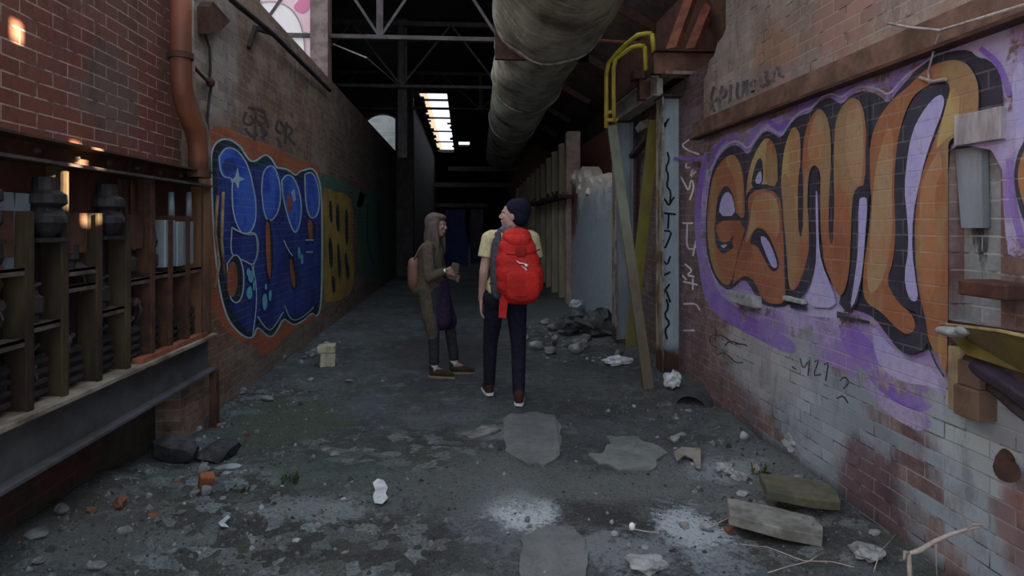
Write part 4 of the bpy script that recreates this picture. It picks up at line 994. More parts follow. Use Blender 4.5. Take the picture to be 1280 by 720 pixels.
# ------------------------------------------------------------------ right wall furniture
b = MB(); z = rec[3]
b.box((XR-.025,onX(1250,165,XR-.025).y,z),(XR+.10,onX(1192,165,XR-.025).y,z+.125)); tag(obj('window_lintel', b, simple('white_flaked_lintel',(.48,.48,.50),(.22,.20,.21),6,.8,0,.5,stretch=(1,1,.3)), bevel=.004), 'whitish lintel block above the narrow recess in the right wall', 'lintel')
a = onX(1199,187,XR+.05); c = onX(1234,285,XR+.05)
b = MB(); b.prism([(XR+.03,a.y,z-.005),(XR+.03,c.y+.005,z-.005),(XR+.03,c.y,c.z),(XR+.03,a.y-.035,c.z)],(.03,0,0)); tag(obj('recess_board', b, M['galv'], origin=(0,0,0)), 'grey board hanging in the upper half of the narrow recess', 'board')
def hole_brick(px0,px1,py0,py1,dx,mat,label,name='projecting_brick',cat='brick'):
    a = onX(px0,(py0+py1)/2,XR); c = onX(px1,(py0+py1)/2,XR); m_=(px0+px1)/2; u=onX(m_,py0,XR).z; v=onX(m_,py1,XR).z
    b = MB(); b.box((XR-dx,c.y,v),(XR+.02,a.y,u)); return tag(obj(name, b, mat, bevel=.008), label, cat)
hole_brick(921,953,367,381,.07,M['pale'],'whitish brick projecting from the right wall under the first orange letters')
hole_brick(985,1010,372,378,.04,M['pale'],'small pale ledge brick above the left slot under the orange letters')
hole_brick(1236,1300,352,372,.13,M['rust'],'rusty brown bar stub projecting above the yellow hopper at the right edge','bar_stub','stub')
b = MB(); q_=onX(1262,575,XR); b.tube([q_+Vector((.06,.05,.02)),q_+Vector((-.03,-.01,.0)),q_+Vector((-.07,-.06,-.01))],[.03,.03,.03],14); b.tube([q_+Vector((-.06,-.05,-.01)),q_+Vector((-.08,-.08,-.012))],[.04,.04],14)
tag(obj('pipe_stub', b, M['rust'], smooth=False), 'short rusty pipe stub low on the right wall', 'pipe')
# hopper
A = onX(1175,404,XR); B_ = onX(1248,413,1.80); D = onX(1210,443,1.97); E = onX(1283,466,1.90)
t = thing('metal_hopper', 'dull yellow folded metal hopper jutting from the right wall at the frame edge', 'hopper', (1.95,2.3,1.0))
YO = simple('dirty_yellow_metal',(.16,.135,.035),(.10,.08,.028),4,.55,.1,.2)
Bn = Vector((1.78,1.55,B_.z)); En = Vector((1.93,1.55,E.z-.02)); Wn = Vector((XR,1.55,1.17)); 
b = MB(); b.add([A,B_,E,D],[(0,1,2,3)]); b.add([B_,Bn,En,E],[(0,1,2,3)])
me_ = obj('front_panel', b, YO, t); s = me_.modifiers.new('s','SOLIDIFY'); s.thickness = .006
b = MB(); b.bar(A,B_,.014,.008,0); b.bar(B_,Bn,.014,.008,0); obj('folded_rim', b, simple('bare_yellow_rim',(.50,.43,.20),(.30,.24,.10),8,.5,.1), me_)
b = MB(); b.add([A+Vector((-.002,0,.02)),Wn+Vector((-.002,0,.02)),Vector((2.03,1.55,1.0)),Vector((2.03,2.5,1.02))],[(3,2,1,0)]); s_=obj('back_plate', b, M['rust'], t); s=s_.modifiers.new('s','SOLIDIFY'); s.thickness=.008
b = MB(); b.ell((1.93,2.40,1.135),(.035,.06,.022),12,8,rot=(0,.2,.3)); b.ell((1.92,2.33,1.15),(.022,.035,.018),10,7)
tag(obj('crumpled_paper', b, M['pale']), 'white scrap lying in the yellow hopper', 'paper')
b = MB(); b.tube([onX(1212,450,XR),onX(1228,462,2.0),onX(1255,478,1.96),onX(1290,502,1.92),onX(1400,560,1.88)],.034,14); tag(obj('dark_pipe', b, simple('purple_black_pipe',(.055,.045,.08),(.03,.025,.04),4,.4,.2), smooth=True), 'dark purplish pipe running under the yellow hopper', 'pipe')
b = MB(); b.tube([onX(1232,478,XR),onX(1250,490,2.02),onX(1270,508,1.99),onX(1300,530,1.97),onX(1400,570,1.95)],.026,12); tag(obj('black_hose', b, M['char'], smooth=True), 'black hose hanging below the dark purplish pipe', 'hose')
a = onX(1183,470,XR); c = onX(1222,470,XR-.08)
b = MB(); b.box((XR-.05,onX(1199,500,XR-.05).y,.80),(XR+.01,onX(1184,500,XR-.05).y,1.06)); tag(obj('yellowed_brick_pier', b, simple('yellow_stained_block',(.30,.26,.14),(.20,.15,.10),6,.85), bevel=.006), 'yellow-stained block fixed to the wall beneath the tip of the hopper', 'block')
b = MB(); ya_=onX(1222,500,XR-.08).y; yb_=onX(1199,500,XR-.05).y-.002; b.box((XR-.08,ya_,.80),(XR+.01,yb_,.92)); b.box((XR-.065,ya_+.01,.92),(XR+.01,yb_-.005,1.02)); tag(obj('brown_bracket', b, simple('brown_block',(.15,.105,.075),(.09,.06,.045),6,.85), bevel=.006), 'brown block beside the yellow-stained one, under the hopper', 'block')
# cable at the top right
b = MB(); b.tube([onX(1110,29,1.96),onX(1135,34,1.95),onX(1175,38,1.94),onX(1215,26,1.92),onX(1290,3,1.90)],.006,8); tag(obj('pale_cable', b, M['cable'], smooth=True), 'thin pale cable strung across the brown beam at top right', 'cable')
b = MB(); b.tube([onX(1175,38,1.98),onX(1168,60,2.0),onX(1160,90,2.02),onX(1162,104,2.02)],.004,6); b.tube([onX(1150,97,2.03),onX(1166,102,2.02),onX(1182,99,2.02)],.008,6); tag(obj('hanging_wire', b, M['cable']), 'frayed wire dangling from the pale cable over the orange arch', 'wire')

# ------------------------------------------------------------------ people
def cloth(name, c, c2, s=30):
    return simple(name, c, c2, s, .9, 0, .25, .15, .004)
SKIN = simple('skin', (.50,.33,.27), (.42,.25,.20), 6, .55, 0, .1)
SKIND = simple('darker_skin', (.36,.23,.19), (.29,.17,.14), 6, .55, 0, .1)  # darker skin tone of the long-haired person
def hand(b, wr, d, side, n, s=1.0, curl=.35):
    # wr wrist, d direction to the knuckles, side = thumb direction, n = palm normal (fingers curl that way)
    wr=Vector(wr); d=Vector(d).normalized(); side=Vector(side); side=(side-d*side.dot(d)).normalized(); n=Vector(n); n=(n-d*n.dot(d)-side*n.dot(side)).normalized()
    for k,w_ in enumerate((-.030,-.010,.010,.030)):
        b.cap(wr+side*w_*.5*s, wr+d*.080*s+side*w_*s, .016*s, .0125*s, 8)
    L = [.062,.078,.084,.076]
    for k,w_ in enumerate((-.031,-.0105,.0105,.031)):
        p = wr+d*.085*s+side*w_*1.05*s; dd = (d+side*w_*3).normalized(); a = curl*.6
        for j,(f,r) in enumerate(((.45,.0092),(.32,.0085),(.25,.0078))):
            q = p+(dd*math.cos(a)+n*math.sin(a))*L[k]*f*s; b.cap(p,q,r*s,(r-.0008)*s,8); p=q; a+=curl
    p = wr+d*.022*s+side*.022*s
    for f,ang,r in ((.042,.75,.013),(.032,.45,.011),(.025,.25,.0095)):
        q = p+(d*math.cos(ang)+side*math.sin(ang)+n*.25).normalized()*f*s; b.cap(p,q,r*s,(r-.001)*s,8); p=q
def head(b, c, yaw, tilt=0.0, s=1.0):
    # head looking along yaw (0 = +x), with jaw, nose, lips, brow, ears
    R = Matrix.Rotation(yaw,3,'Z')@Matrix.Rotation(tilt,3,'Y'); c = Vector(c)
    def e(p,r,rot=None): 
        q=R.to_euler(); b.ell(c+R@(Vector(p)*s), tuple(x*s for x in r), 16, 12, rot=q)
    e((-.012,0,.03),(.098,.077,.092)); e((.022,0,-.02),(.066,.062,.085)); e((.045,0,-.075),(.036,.034,.030))
    e((.095,0,-.012),(.018,.011,.020)); e((.088,0,.012),(.010,.009,.024)); e((.082,0,-.048),(.014,.024,.008)); e((.080,0,-.058),(.013,.020,.007))
    e((.078,0,.034),(.016,.050,.010)); e((.060,.036,-.01),(.025,.020,.022)); e((.060,-.036,-.01),(.025,.020,.022))
    for sgn in (1,-1): e((-.005,.078*sgn,-.005),(.020,.009,.032))
def eyes(parent, c, yaw, tilt=0.0, s=1.0):
    R = Matrix.Rotation(yaw,3,'Z')@Matrix.Rotation(tilt,3,'Y'); c = Vector(c)
    for sgn in (1,-1):
        b = MB(); b.ell(c+R@(Vector((.076,.030*sgn,.010))*s),(.011,.013,.009),10,8); b.ell(c+R@(Vector((.084,.030*sgn,.010))*s),(.005,.006,.006),8,6,1)
        obj('eye', b, [M['paper'],M['hole']], parent, smooth=True)
def part(name, mb, mat, parent, vox=.009, sm=3):
    me = remesh(mb, vox, sm, name); return ob_from_mesh(name, me, mat, parent, smooth=True)
def shoe(b, heel, d, s=1.0, sole=None):
    heel=Vector(heel); d=Vector(d).normalized()
    b.cap(heel+Vector((0,0,.05)), heel+d*.11+Vector((0,0,.048)), .040*s,.040*s); b.cap(heel+d*.10+Vector((0,0,.040)), heel+d*.20+Vector((0,0,.034)), .040*s,.032*s)
    b.cap(heel+Vector((0,0,.05)), heel+Vector((0,0,.10)), .040*s,.042*s)
    if sole:
        l = Vector((-d.y,d.x,0)); pts=[]
        for u,v in ((-.045,-.030),(-.045,.030),(.0,.042),(.11,.044),(.19,.040),(.235,.018),(.235,-.018),(.19,-.040),(.11,-.044),(0,-.042)):
            pts.append(heel+d*u+l*v+Vector((0,0,.002)))
        sole.prism(pts,(0,0,.022))

def man():
    O = Vector((.36,5.66,fh(.36,5.66)))
    t = thing('person', 'person in navy beanie, pale yellow T-shirt and dark trousers, seen from behind, head turned left', 'person', tuple(O))
    V = lambda x,y,z: O+Vector((x,y,z))
    hip=[V(-.075,.02,.90),V(.105,-.01,.90)]; kn=[V(-.115,.13,.49),V(.125,-.06,.49)]; an=[V(-.125,.15,.09),V(.115,-.18,.09)]
    sh=[V(-.125,0,1.42),V(.245,0,1.42)]; el=[V(-.180,-.02,1.13),V(.295,.02,1.12)]; wr=[V(-.200,.06,.885),V(.27,.20,.98)]
    hc=V(.075,.02,1.625); yaw=math.radians(174)
    b = MB()
    b.cap(V(.06,0,1.20),V(.06,0,1.36),.14,.15); b.cap(V(.03,0,.97),V(.05,0,1.2),.145,.135); b.cap(sh[0],sh[1],.07,.07)
    b.cap(V(.06,0,1.38),V(.07,.01,1.56),.062,.058)
    for i in (0,1):
        b.cap(sh[i],el[i],.052,.040); b.cap(el[i],wr[i],.040,.026)
        b.cap(hip[i],kn[i],.085,.055); b.cap(kn[i],an[i],.055,.038); b.cap(an[i],an[i]+Vector((0,.12,-.04)),.04,.032)
    hand(b, wr[0]-Vector((0,0,.02)), (.02,.12,-1), (.1,1,0), (1,0,0)); hand(b, wr[1], (-.3,.6,.5), (-.5,0,.5), (-1,0,0), curl=.7)
    head(b, hc, yaw, -.10, 1.05)
    part('body', b, SKIN, t, .0065, 2); eyes(t, hc, yaw, -.10, 1.05)
    # shirt with short sleeves, a strip of skin between hem and trousers at the left
    b = MB(); b.cap(V(.06,0,1.18),V(.06,0,1.34),.158,.168); b.cap(V(.045,0,1.02),V(.05,0,1.2),.148,.150); b.cap(sh[0]+Vector((.02,0,.01)),sh[1]+Vector((-.02,0,.01)),.078,.078)
    for i in (0,1):
        m_ = sh[i].lerp(el[i],.55); b.tube([sh[i]+Vector((0,0,.02)),sh[i],m_],[.06,.076,.080],16); b.ell(sh[i],(.078,)*3)
    b.cap(V(.06,0,1.42),V(.065,0,1.46),.085,.075); b.cap(V(-.03,0,1.00),V(.07,0,1.02),.132,.130)
    part('t_shirt', b, cloth('pale_yellow_cotton',(.66,.60,.36),(.52,.46,.27)), t, .008, 3)
    b = MB(); b.cap(V(-.02,.0,.93),V(.07,-.01,.93),.125,.125); b.cap(hip[0]+Vector((0,-.01,0)),hip[1],.115,.115)
    for i in (0,1): b.cap(hip[i],kn[i],.100,.068); b.cap(kn[i],an[i]+Vector((0,0,.02)),.067,.054)
    part('trousers', b, cloth('navy_black_denim',(.018,.018,.034),(.010,.010,.020)), t, .009, 3)
    for i in (0,1):
        b = MB(); so_ = MB(); hl = V(*((-.125,.14,0),(.115,-.21,0))[i]); hl.z = fh(hl.x,hl.y)+.004; d=((-.15,1,0),(.12,1,0))[i]
        shoe(b, hl, d, 1.05, so_); s_ = part('shoe', b, cloth('brown_canvas_shoe',(.075,.035,.028),(.045,.022,.018)), t, .006, 2)
        obj('white_sole', so_, simple('white_rubber',(.75,.74,.70),(.6,.58,.55),9,.6,0,0), s_, bevel=.004)
    R = Matrix.Rotation(yaw,3,'Z')
    b = MB(); b.ell(hc+R@Vector((-.048,0,.060)),(.112,.104,.105),20,14,rot=(0,-.10,yaw)); b.ell(hc+R@Vector((-.062,0,.0)),(.090,.100,.100),20,14,rot=(0,0,yaw)); 
    b.ell(hc+R@Vector((-.075,0,.065)),(.100,.104,.10),20,14)
    part('beanie', b, cloth('navy_knit',(.014,.014,.034),(.009,.009,.020),60), t, .007, 3)
    b = MB()
    for k in range(15):
        a=2*math.pi*k/14; 
        b.ell(V(.068+.078*math.cos(a),.0+.078*math.sin(a),1.495+.012*math.sin(a*2)),(.038,.038,.046),10,8)
    part('collar_scarf', b, cloth('grey_fleece',(.17,.17,.20),(.10,.10,.125)), t, .008, 3)
    return O
Om = man()
def backpack(O):
    V = lambda x,y,z: O+Vector((x,y,z))
    cx = .100
    t = thing('backpack', 'bright red hiking backpack with grey side panels worn by the person in the beanie', 'backpack', tuple(V(cx,-.25,.83)))
    RED = simple('bright_red_nylon',(.60,.030,.022),(.44,.022,.02),7,.7,0,.8,.2,.02); GR = cloth('grey_strap_webbing',(.085,.085,.11),(.05,.05,.07)); DR=cloth('dark_red_nylon',(.34,.025,.022),(.25,.02,.02))
    b = MB()
    for z,w_,d_,y,x in ((.98,.165,.120,-.255,.02),(1.05,.200,.140,-.27,.02),(1.14,.205,.145,-.275,.015),(1.24,.190,.135,-.265,.0),(1.34,.165,.120,-.25,-.005),(1.42,.130,.100,-.235,-.005)):
        b.ell(V(cx+x,y,z),(w_,d_,.105),24,12,sq=.75)
    MBAG = part('main_bag', b, RED, t, .009, 22)
    b = MB(); b.ell(V(cx-.005,-.245,1.445),(.125,.125,.05),20,10,sq=.7,rot=(.25,0,0)); b.ell(V(cx,-.30,1.41),(.105,.075,.05),16,10,sq=.7); part('top_lid', b, RED, t, .007, 12)
    b = MB(); b.ell(V(cx+.03,-.385,1.05),(.150,.055,.135),22,12,sq=.6,rot=(.12,0,.05)); FP = part('front_pocket', b, RED, t, .007, 10)
    b = MB(); b.ell(V(cx+.015,-.385,1.325),(.045,.02,.045),14,10,sq=.6); obj('dark_emblem', b, DR, MBAG, smooth=True)
    b = MB(); b.tube([V(cx-.03,-.385,1.26),V(cx+.0,-.41,1.235),V(cx+.05,-.41,1.23),V(cx+.09,-.395,1.20)],.007,8); b.tube([V(cx+.02,-.40,1.21),V(cx+.06,-.415,1.18),V(cx+.07,-.41,1.14)],.007,8); b.ell(V(cx+.06,-.415,1.215),(.02,.01,.015),10,8)
    obj('silver_buckle', b, simple('silver_clip',(.75,.72,.70),(.5,.48,.46),9,.3,.6,0), FP, smooth=True)
    b = MB()
    for z in (1.34,1.18,1.0): b.tube([V(cx-.20+(.03 if z>1.3 else 0),-.22,z),V(cx-.10,-.375-(.03 if z<1.1 else 0),z-.03),V(cx+.02,-.40-(.04 if z<1.1 else 0),z-.035),V(cx+.12,-.375-(.03 if z<1.1 else 0),z-.02),V(cx+.19,-.23,z)],.006,6)
    obj('compression_strap', b, DR, MBAG, smooth=True)
    # side panel and shoulder straps
    for s_,nm in ((-1,'shoulder_strap'),(1,'shoulder_strap')):
        x = cx-.045+s_*.115
        b = MB(); pts=[(x,-.16,1.10),(x-.0,-.165,1.25),(x,-.155,1.38),(x,-.09,1.475),(x,.02,1.50),(x+s_*.01,.12,1.44),(x+s_*.03,.175,1.28),(x+s_*.06,.13,1.10),(x+s_*.06,-.02,1.03),(x+s_*.03,-.16,1.02)]
        P=[V(*p) for p in pts]
        for i in range(len(P)-1): b.bar(P[i],P[i+1],.05,.02,up=(0,0,1) if False else (P[i]-V(cx-.04,0,1.25)))
        obj(nm, b, GR, t)
    b = MB(); b.ell(V(cx-.170,-.185,1.18),(.062,.070,.27),14,12,sq=.7); b.ell(V(cx-.155,-.17,1.0),(.07,.07,.10),14,10); part('grey_side_panel', b, GR, t, .009, 3)
    b = MB(); b.prism([V(cx-.155,-.31,.935),V(cx-.085,-.32,.93),V(cx-.105,-.31,.77),V(cx-.165,-.30,.775)],(0,-.012,0)); b.bar(V(cx-.10,-.33,1.02),V(cx-.125,-.315,.92),.05,.02,up=(0,1,0)); obj('hanging_red_strap', b, RED, t)
    b = MB(); b.tube([V(cx-.03,-.14,1.49),V(cx-.01,-.16,1.53),V(cx+.02,-.16,1.53),V(cx+.04,-.14,1.49)],.009,8); obj('grab_loop', b, DR, t, smooth=True)
backpack(Om)

def woman():
    O = Vector((-.17,6.62,fh(-.17,6.62)))
    t = thing('person', 'long-haired person in brown-olive coat facing right with folded arms, left of the red backpack', 'person', tuple(O))
    V = lambda x,y,z: O+Vector((x,y,z))
    hc = V(-.095,-.01,1.535); yaw = math.radians(-22)
    hip=[V(-.12,-.07,.86),V(-.06,.09,.86)]; kn=[V(-.13,-.07,.47),V(.03,.09,.48)]; an=[V(-.125,-.08,.09),V(.075,.08,.10)]
    sh=[V(-.185,-.16,1.31),V(-.13,.15,1.31)]; el=[V(-.165,-.225,1.03),V(-.05,.20,1.04)]; wr=[V(-.01,-.17,1.09),V(.03,.03,1.03)]
    b = MB()
    b.cap(V(-.14,0,.92),V(-.15,0,1.1),.12,.11); b.cap(V(-.15,0,1.1),V(-.155,0,1.27),.11,.12); b.cap(sh[0],sh[1],.05,.05); b.cap(V(-.15,0,1.3),V(-.11,-.005,1.47),.05,.048)
    for i in (0,1):
        b.cap(sh[i],el[i],.045,.036); b.cap(el[i],wr[i],.036,.024); b.cap(hip[i],kn[i],.08,.05); b.cap(kn[i],an[i],.05,.034); b.cap(an[i],an[i]+Vector((.1,0,-.045)),.035,.03)
    hand(b, wr[0], (1,.35,-.25), (0,.3,1), (0,1,0), .92, .4); hand(b, wr[1], (.9,-.4,-.3), (0,0,1), (-.3,-1,0), .92, .5)
    head(b, hc, yaw, .06, .98); part('body', b, SKIND, t, .0065, 2); eyes(t, hc, yaw, .06, .98)
    # long hair: skull cap and locks falling over back and chest
    b = MB(); R=Matrix.Rotation(yaw,3,'Z')
    b.ell(hc+R@Vector((-.032,0,.045)),(.108,.092,.100),20,14,rot=(0,0,yaw))
    b.ell(hc+R@Vector((.03,0,.095)),(.070,.070,.035),16,10,rot=(0,.2,yaw))
    for k in range(13):
        a = math.radians(70+k*220/12); r0=.085; x=math.cos(a)*r0; y=math.sin(a)*r0*.95
        p0=hc+R@Vector((x*.9-.02,y,.02)); ln = .27 if 2<k<10 else .23
        p1=hc+R@Vector((x*1.15-.02,y*1.1,-.13)); p2=hc+R@Vector((x*.9-.02,y*1.15,-ln-.01*(k%3)))
        b.cap(p0,p1,.030,.028,8); b.cap(p1,p2,.028,.014,8)
    for sg in (1,-1):
        p0=hc+R@Vector((.02,.072*sg,.02)); p1=hc+R@Vector((.035,.078*sg,-.14)); p2=hc+R@Vector((.045,.085*sg,-.27)); b.cap(p0,p1,.024,.026,8); b.cap(p1,p2,.026,.012,8)
    part('hair', b, simple('ash_brown_hair',(.125,.098,.082),(.07,.055,.046),10,.6,0,.7,.3,.01,stretch=(6,6,.6)), t, .008, 2)
    CO = cloth('brown_olive_wool',(.115,.092,.070),(.075,.062,.045))
    b = MB(); b.cap(V(-.165,0,1.05),V(-.16,0,1.26),.135,.135); b.cap(sh[0]+Vector((0,.02,0)),sh[1]-Vector((0,.02,0)),.068,.068)
    for i in (0,1): b.cap(sh[i],el[i],.066,.056); b.tube([el[i],wr[i]],[.056,.040],14); b.ell(el[i],(.056,)*3)
    b.cap(V(-.175,0,.9),V(-.165,0,1.05),.150,.135); b.cap(V(-.165,-.06,.62),V(-.17,-.03,.9),.095,.120); b.cap(V(-.17,.07,.62),V(-.17,.05,.9),.095,.120); b.cap(V(-.135,-.075,.42),V(-.155,-.065,.62),.062,.090)
    part('long_coat', b, CO, t, .010, 4)
    b = MB(); b.cap(V(-.05,-.02,.58),V(-.07,-.01,.92),.115,.095); b.cap(V(.02,.06,.55),V(-.04,.05,.8),.09,.08); part('purple_skirt', b, cloth('deep_purple_cloth',(.040,.022,.060),(.022,.014,.036)), t, .010, 4)
    b = MB()
    for i in (0,1): b.cap(hip[i],kn[i],.088,.062); b.cap(kn[i],an[i]+Vector((0,0,.07)),.062,.052)
    part('trousers', b, cloth('charcoal_trousers',(.040,.040,.050),(.025,.025,.032)), t, .009, 3)
    for i in (0,1):
        b = MB(); b.tube([an[i]+Vector((0,0,-.02)),an[i]+Vector((0,0,.045))],.040,14); obj('white_sock', b, cloth('white_sock',(.55,.50,.48),(.4,.36,.34)), t, smooth=True)
        b = MB(); so_=MB(); hl = Vector((an[i].x-.01,an[i].y,0)); hl.z=fh(hl.x,hl.y)+.004
        shoe(b, hl, ((1,-.35,0),(1,-.12,0))[i], .98, so_); s_ = part('shoe', b, cloth('brown_leather',(.050,.036,.026),(.032,.022,.016)), t, .006, 2); obj('shoe_sole', so_, M['wood'], s_)
    b = MB(); b.tube([wr[0]+Vector((-.02,-.0,-.012)),wr[0]+Vector((.006,.004,-.004))],.034,16); b.ell(wr[0]+Vector((-.006,-.036,0)),(.018,.01,.018),12,8)
    obj('wrist_watch', b, simple('bright_watch_metal',(.85,.83,.80),(.7,.68,.65),9,.25,.5,0), t, smooth=True)
    return O
Ow = woman()
b = MB(); V=lambda x,y,z: Ow+Vector((x,y,z))
t = thing('shoulder_bag', 'tan leather shoulder bag hanging behind the long-haired person', 'bag', tuple(V(-.32,.02,.88)))
b.ell(V(-.335,.03,1.05),(.062,.14,.165),18,12,sq=.55); b.ell(V(-.315,.03,.94),(.05,.11,.10),16,10,sq=.6); part('bag_body', b, simple('tan_leather',(.20,.095,.065),(.14,.07,.05),8,.6,0,.3), t, .008, 3)
b = MB(); P=[V(-.335,-.06,1.19),V(-.27,-.10,1.30),V(-.19,-.13,1.385),V(-.12,-.10,1.36)]
for i in range(3): b.bar(P[i],P[i+1],.025,.008)
P=[V(-.335,.10,1.19),V(-.27,.0,1.32),V(-.19,-.11,1.388)]
for i in range(2): b.bar(P[i],P[i+1],.02,.008)
obj('bag_strap', b, M['wood'], t)
b = MB(); b.box(tuple(V(.04,-.14,.995)),tuple(V(.115,-.12,1.165)),rot=(.1,.25,.15)); tag(obj('folded_booklet', b, simple('tan_paper',(.13,.11,.08),(.09,.075,.055),6,.8), bevel=.004), 'tan folded card held in the folded arms of the long-haired person', 'card')

# ------------------------------------------------------------------ rubble and litter
def rockmesh(name, seed, flat=.6, ang=1.0, sub=2):
    bm = bmesh.new(); bmesh.ops.create_icosphere(bm, subdivisions=sub, radius=.5)
    o = Vector((seed*3.1, seed*1.7, seed*.9))
    rnd = random.Random(seed); planes = [(Vector((rnd.uniform(-1,1),rnd.uniform(-1,1),rnd.uniform(-1,1))).normalized(), rnd.uniform(.26,.40)) for _ in range(9)]
    for v in bm.verts:
        for n_,d_ in planes:
            k = v.co.dot(n_)
            if k > d_: v.co -= n_*(k-d_)*ang
        v.co += v.co.normalized()*.08*noise.noise(v.co*3+o); v.co.z *= flat
    zm = min(v.co.z for v in bm.verts)
    for v in bm.verts: v.co.z -= zm+.06*flat
    me = bpy.data.meshes.new(name); bm.to_mesh(me); bm.free(); return me
rocks = [rockmesh('rubble_chunk_mesh', s_, f_) for s_,f_ in ((1,.55),(2,.7),(3,.45),(4,.8),(5,.35),(6,.6))]
rockm = {}
def rock(x, y, s_, mk, name, label, cat, group=None, v=None, sq=(1,1,1), rz=None, lift=0):
    v = random.randrange(6) if v is None else v
    key=(v,mk)
    if key not in rockm:
        me = rocks[v].copy(); me.materials.append(M[mk]); rockm[key]=me
    o = bpy.data.objects.new(name, rockm[key]); COL.objects.link(o)
    o.location=(x,y,fh(x,y)-.006+lift); o.scale=(s_*sq[0],s_*sq[1],s_*sq[2]); o.rotation_euler=(random.uniform(-.12,.12),random.uniform(-.12,.12),random.uniform(0,6.28) if rz is None else rz)
    return tag(o, label, cat, group)
def pxrock(px,py,wpx,mk,name,label,cat,**k):
    p = onZ(px,py,0); p = onZ(px,py,fh(p.x,p.y)); return rock(p.x,p.y,wpx/F*p.y*1.05,mk,name,label,cat,**k)
def inz(x,y): return -2.05<x<2.0
def scatter(n, fx, mk_w, lab, grp, smin, smax, nm='rubble_chunk'):
    for i in range(n):
        x,y = fx()
        s_ = smin+(smax-smin)*random.random()**2.5
        mk = random.choices([a for a,_ in mk_w],[b_ for _,b_ in mk_w])[0]
        rock(x,y,s_,mk,nm,lab,'rubble',grp)
R_=random.uniform
b=MB(); rg=random.Random(3)
for k in range(3600):
    u=rg.random()
    if u<.40: x=-2.0+abs(rg.gauss(0,.55)); y=rg.uniform(2.7,6.5)
    elif u<.66: x=2.02-abs(rg.gauss(0,.55)); y=rg.uniform(2.7,6)
    elif u<.85: x=rg.uniform(-1.9,1.9); y=rg.uniform(2.7,4.6)
    else: x=rg.gauss(-1.1,.5); y=rg.gauss(3.3,.45)
    if not(-2.05<x<2.02): continue
    s_=rg.uniform(.003,.011)*(1.0+rg.random()**9*2.6); z=fh(x,y)+.01*noise.noise(Vector((x*9,y*9,1)))
    a=rg.uniform(0,6.28); ca,sa=math.cos(a)*s_,math.sin(a)*s_; hh=s_*rg.uniform(.5,1)
    b.add([(x-ca,y-sa,z-.002),(x+sa,y-ca*.7,z-.002),(x+ca,y+sa,z-.002),(x-sa*.8,y+ca,z-.002),(x+ca*.2,y+sa*.3,z+hh),(x-ca*.3,y+.2*sa,z+hh*.9)],[(0,1,4,5),(1,2,4),(2,3,4),(3,5,4),(3,0,5)],rg.choice((0,0,0,1,2,2)))
tag(obj('fine_gravel',b,[simple('floor_grit',(.13,.145,.15),(.08,.085,.09),9),M['stone'],simple('dark_grit',(.05,.052,.055),(.03,.03,.03),9)]),'fine gravel and crumbs of mortar strewn over the near floor and along both walls','gravel',kind='stuff')
scatter(75, lambda:(-2.0+abs(random.gauss(0,.42)),R_(2.9,5.2)), [('stone',5),('pale',2),('brickfrag',1)], 'small broken chunk among the rubble heaped along the foot of the left rack', 'rubble along the left plinth', .02,.11)
scatter(60, lambda:(R_(-1.5,-.2),R_(2.75,3.9)), [('stone',5),('pale',2)], 'small grey chip scattered on the bottom left of the floor', 'chips at the lower left of the floor', .012,.05)
scatter(45, lambda:(2.0-abs(random.gauss(0,.38)),R_(2.9,5.4)), [('stone',4),('pale',3),('brickfrag',1)], 'small broken chunk lying along the foot of the purple graffiti wall', 'rubble along the right wall', .02,.10)
scatter(50, lambda:(R_(.3,1.6),R_(2.75,4.6)), [('stone',4),('pale',3)], 'small pale chip scattered on the right half of the floor', 'chips on the right of the floor', .012,.055)
scatter(55, lambda:(R_(.75,1.75),R_(6.9,10.5)), [('stone',4),('pale',3),('char',1)], 'broken lump in the rubble heap below the white plaster wall', 'rubble heap under the plaster wall', .05,.24)
scatter(22, lambda:(-2.0+abs(random.gauss(0,.35)),R_(5.3,9)), [('stone',4),('pale',1)], 'grey chunk at the foot of the blue graffiti wall', 'rubble under the blue graffiti', .03,.13)
# distinct pieces
pxrock(222,578,62,'char','charred_lump','big black charred lump at the foot of the left plinth','lump',v=1,sq=(1,.8,.75),rz=.2)
pxrock(268,572,62,'char','charred_lump','black glistening lump touching the right side of the bigger charred one','lump',v=0,sq=(1,.8,.8),rz=.9)
pxrock(285,586,34,'pale','plaster_chunk','flat pale chunk just right of the black charred lumps','rubble',v=4,sq=(1,.5,.5),rz=.2)
p=onZ(257,612,.03); b=MB(); b.box((p.x-.04,p.y-.03,p.z-.03),(p.x+.04,p.y+.04,p.z+.09),rot=(.2,.1,.5)); tag(obj('broken_brick', b, simple('orange_brick',(.27,.10,.05),(.17,.07,.04),9,.9), bevel=.008),'orange-red broken brick standing in front of the black lumps','brick')
def shard(px,py,pts,mk,th,label,name='plaster_shard',cat='shard',z=.02,tilt=0):
    P=[]
    if name == 'floor_slab':
        q_=[]
        for i in range(len(pts)):
            a=pts[i]; c=pts[(i+1)%len(pts)]
            for k in range(7):
                u=k/7; x=a[0]+(c[0]-a[0])*u; y=a[1]+(c[1]-a[1])*u
                q_.append((x+7*noise.noise(Vector((x*.09,y*.09,1))), y+4.5*noise.noise(Vector((x*.09,y*.09,9)))))
        pts=q_
    for x,y in pts:
        q=onZ(x,y,0); h=fh(q.x,q.y)+z; q=onZ(x,y,h); P.append(q)
    n=sum((q.z for q in P))/len(P)
    for q in P: q.z = max(q.z, fh(q.x,q.y)+z*.6)
    b=MB(); b.prism(P,(0,0,-th)); return tag(obj(name,b,M[mk] if isinstance(mk,str) else mk,bevel=min(.004,th*.3)),label,cat)
shard(0,0,[(273,653),(285,643),(288,646),(280,653),(286,658),(276,657)],'paper',.006,'small white V-shaped shard on the lower left floor',z=.03)
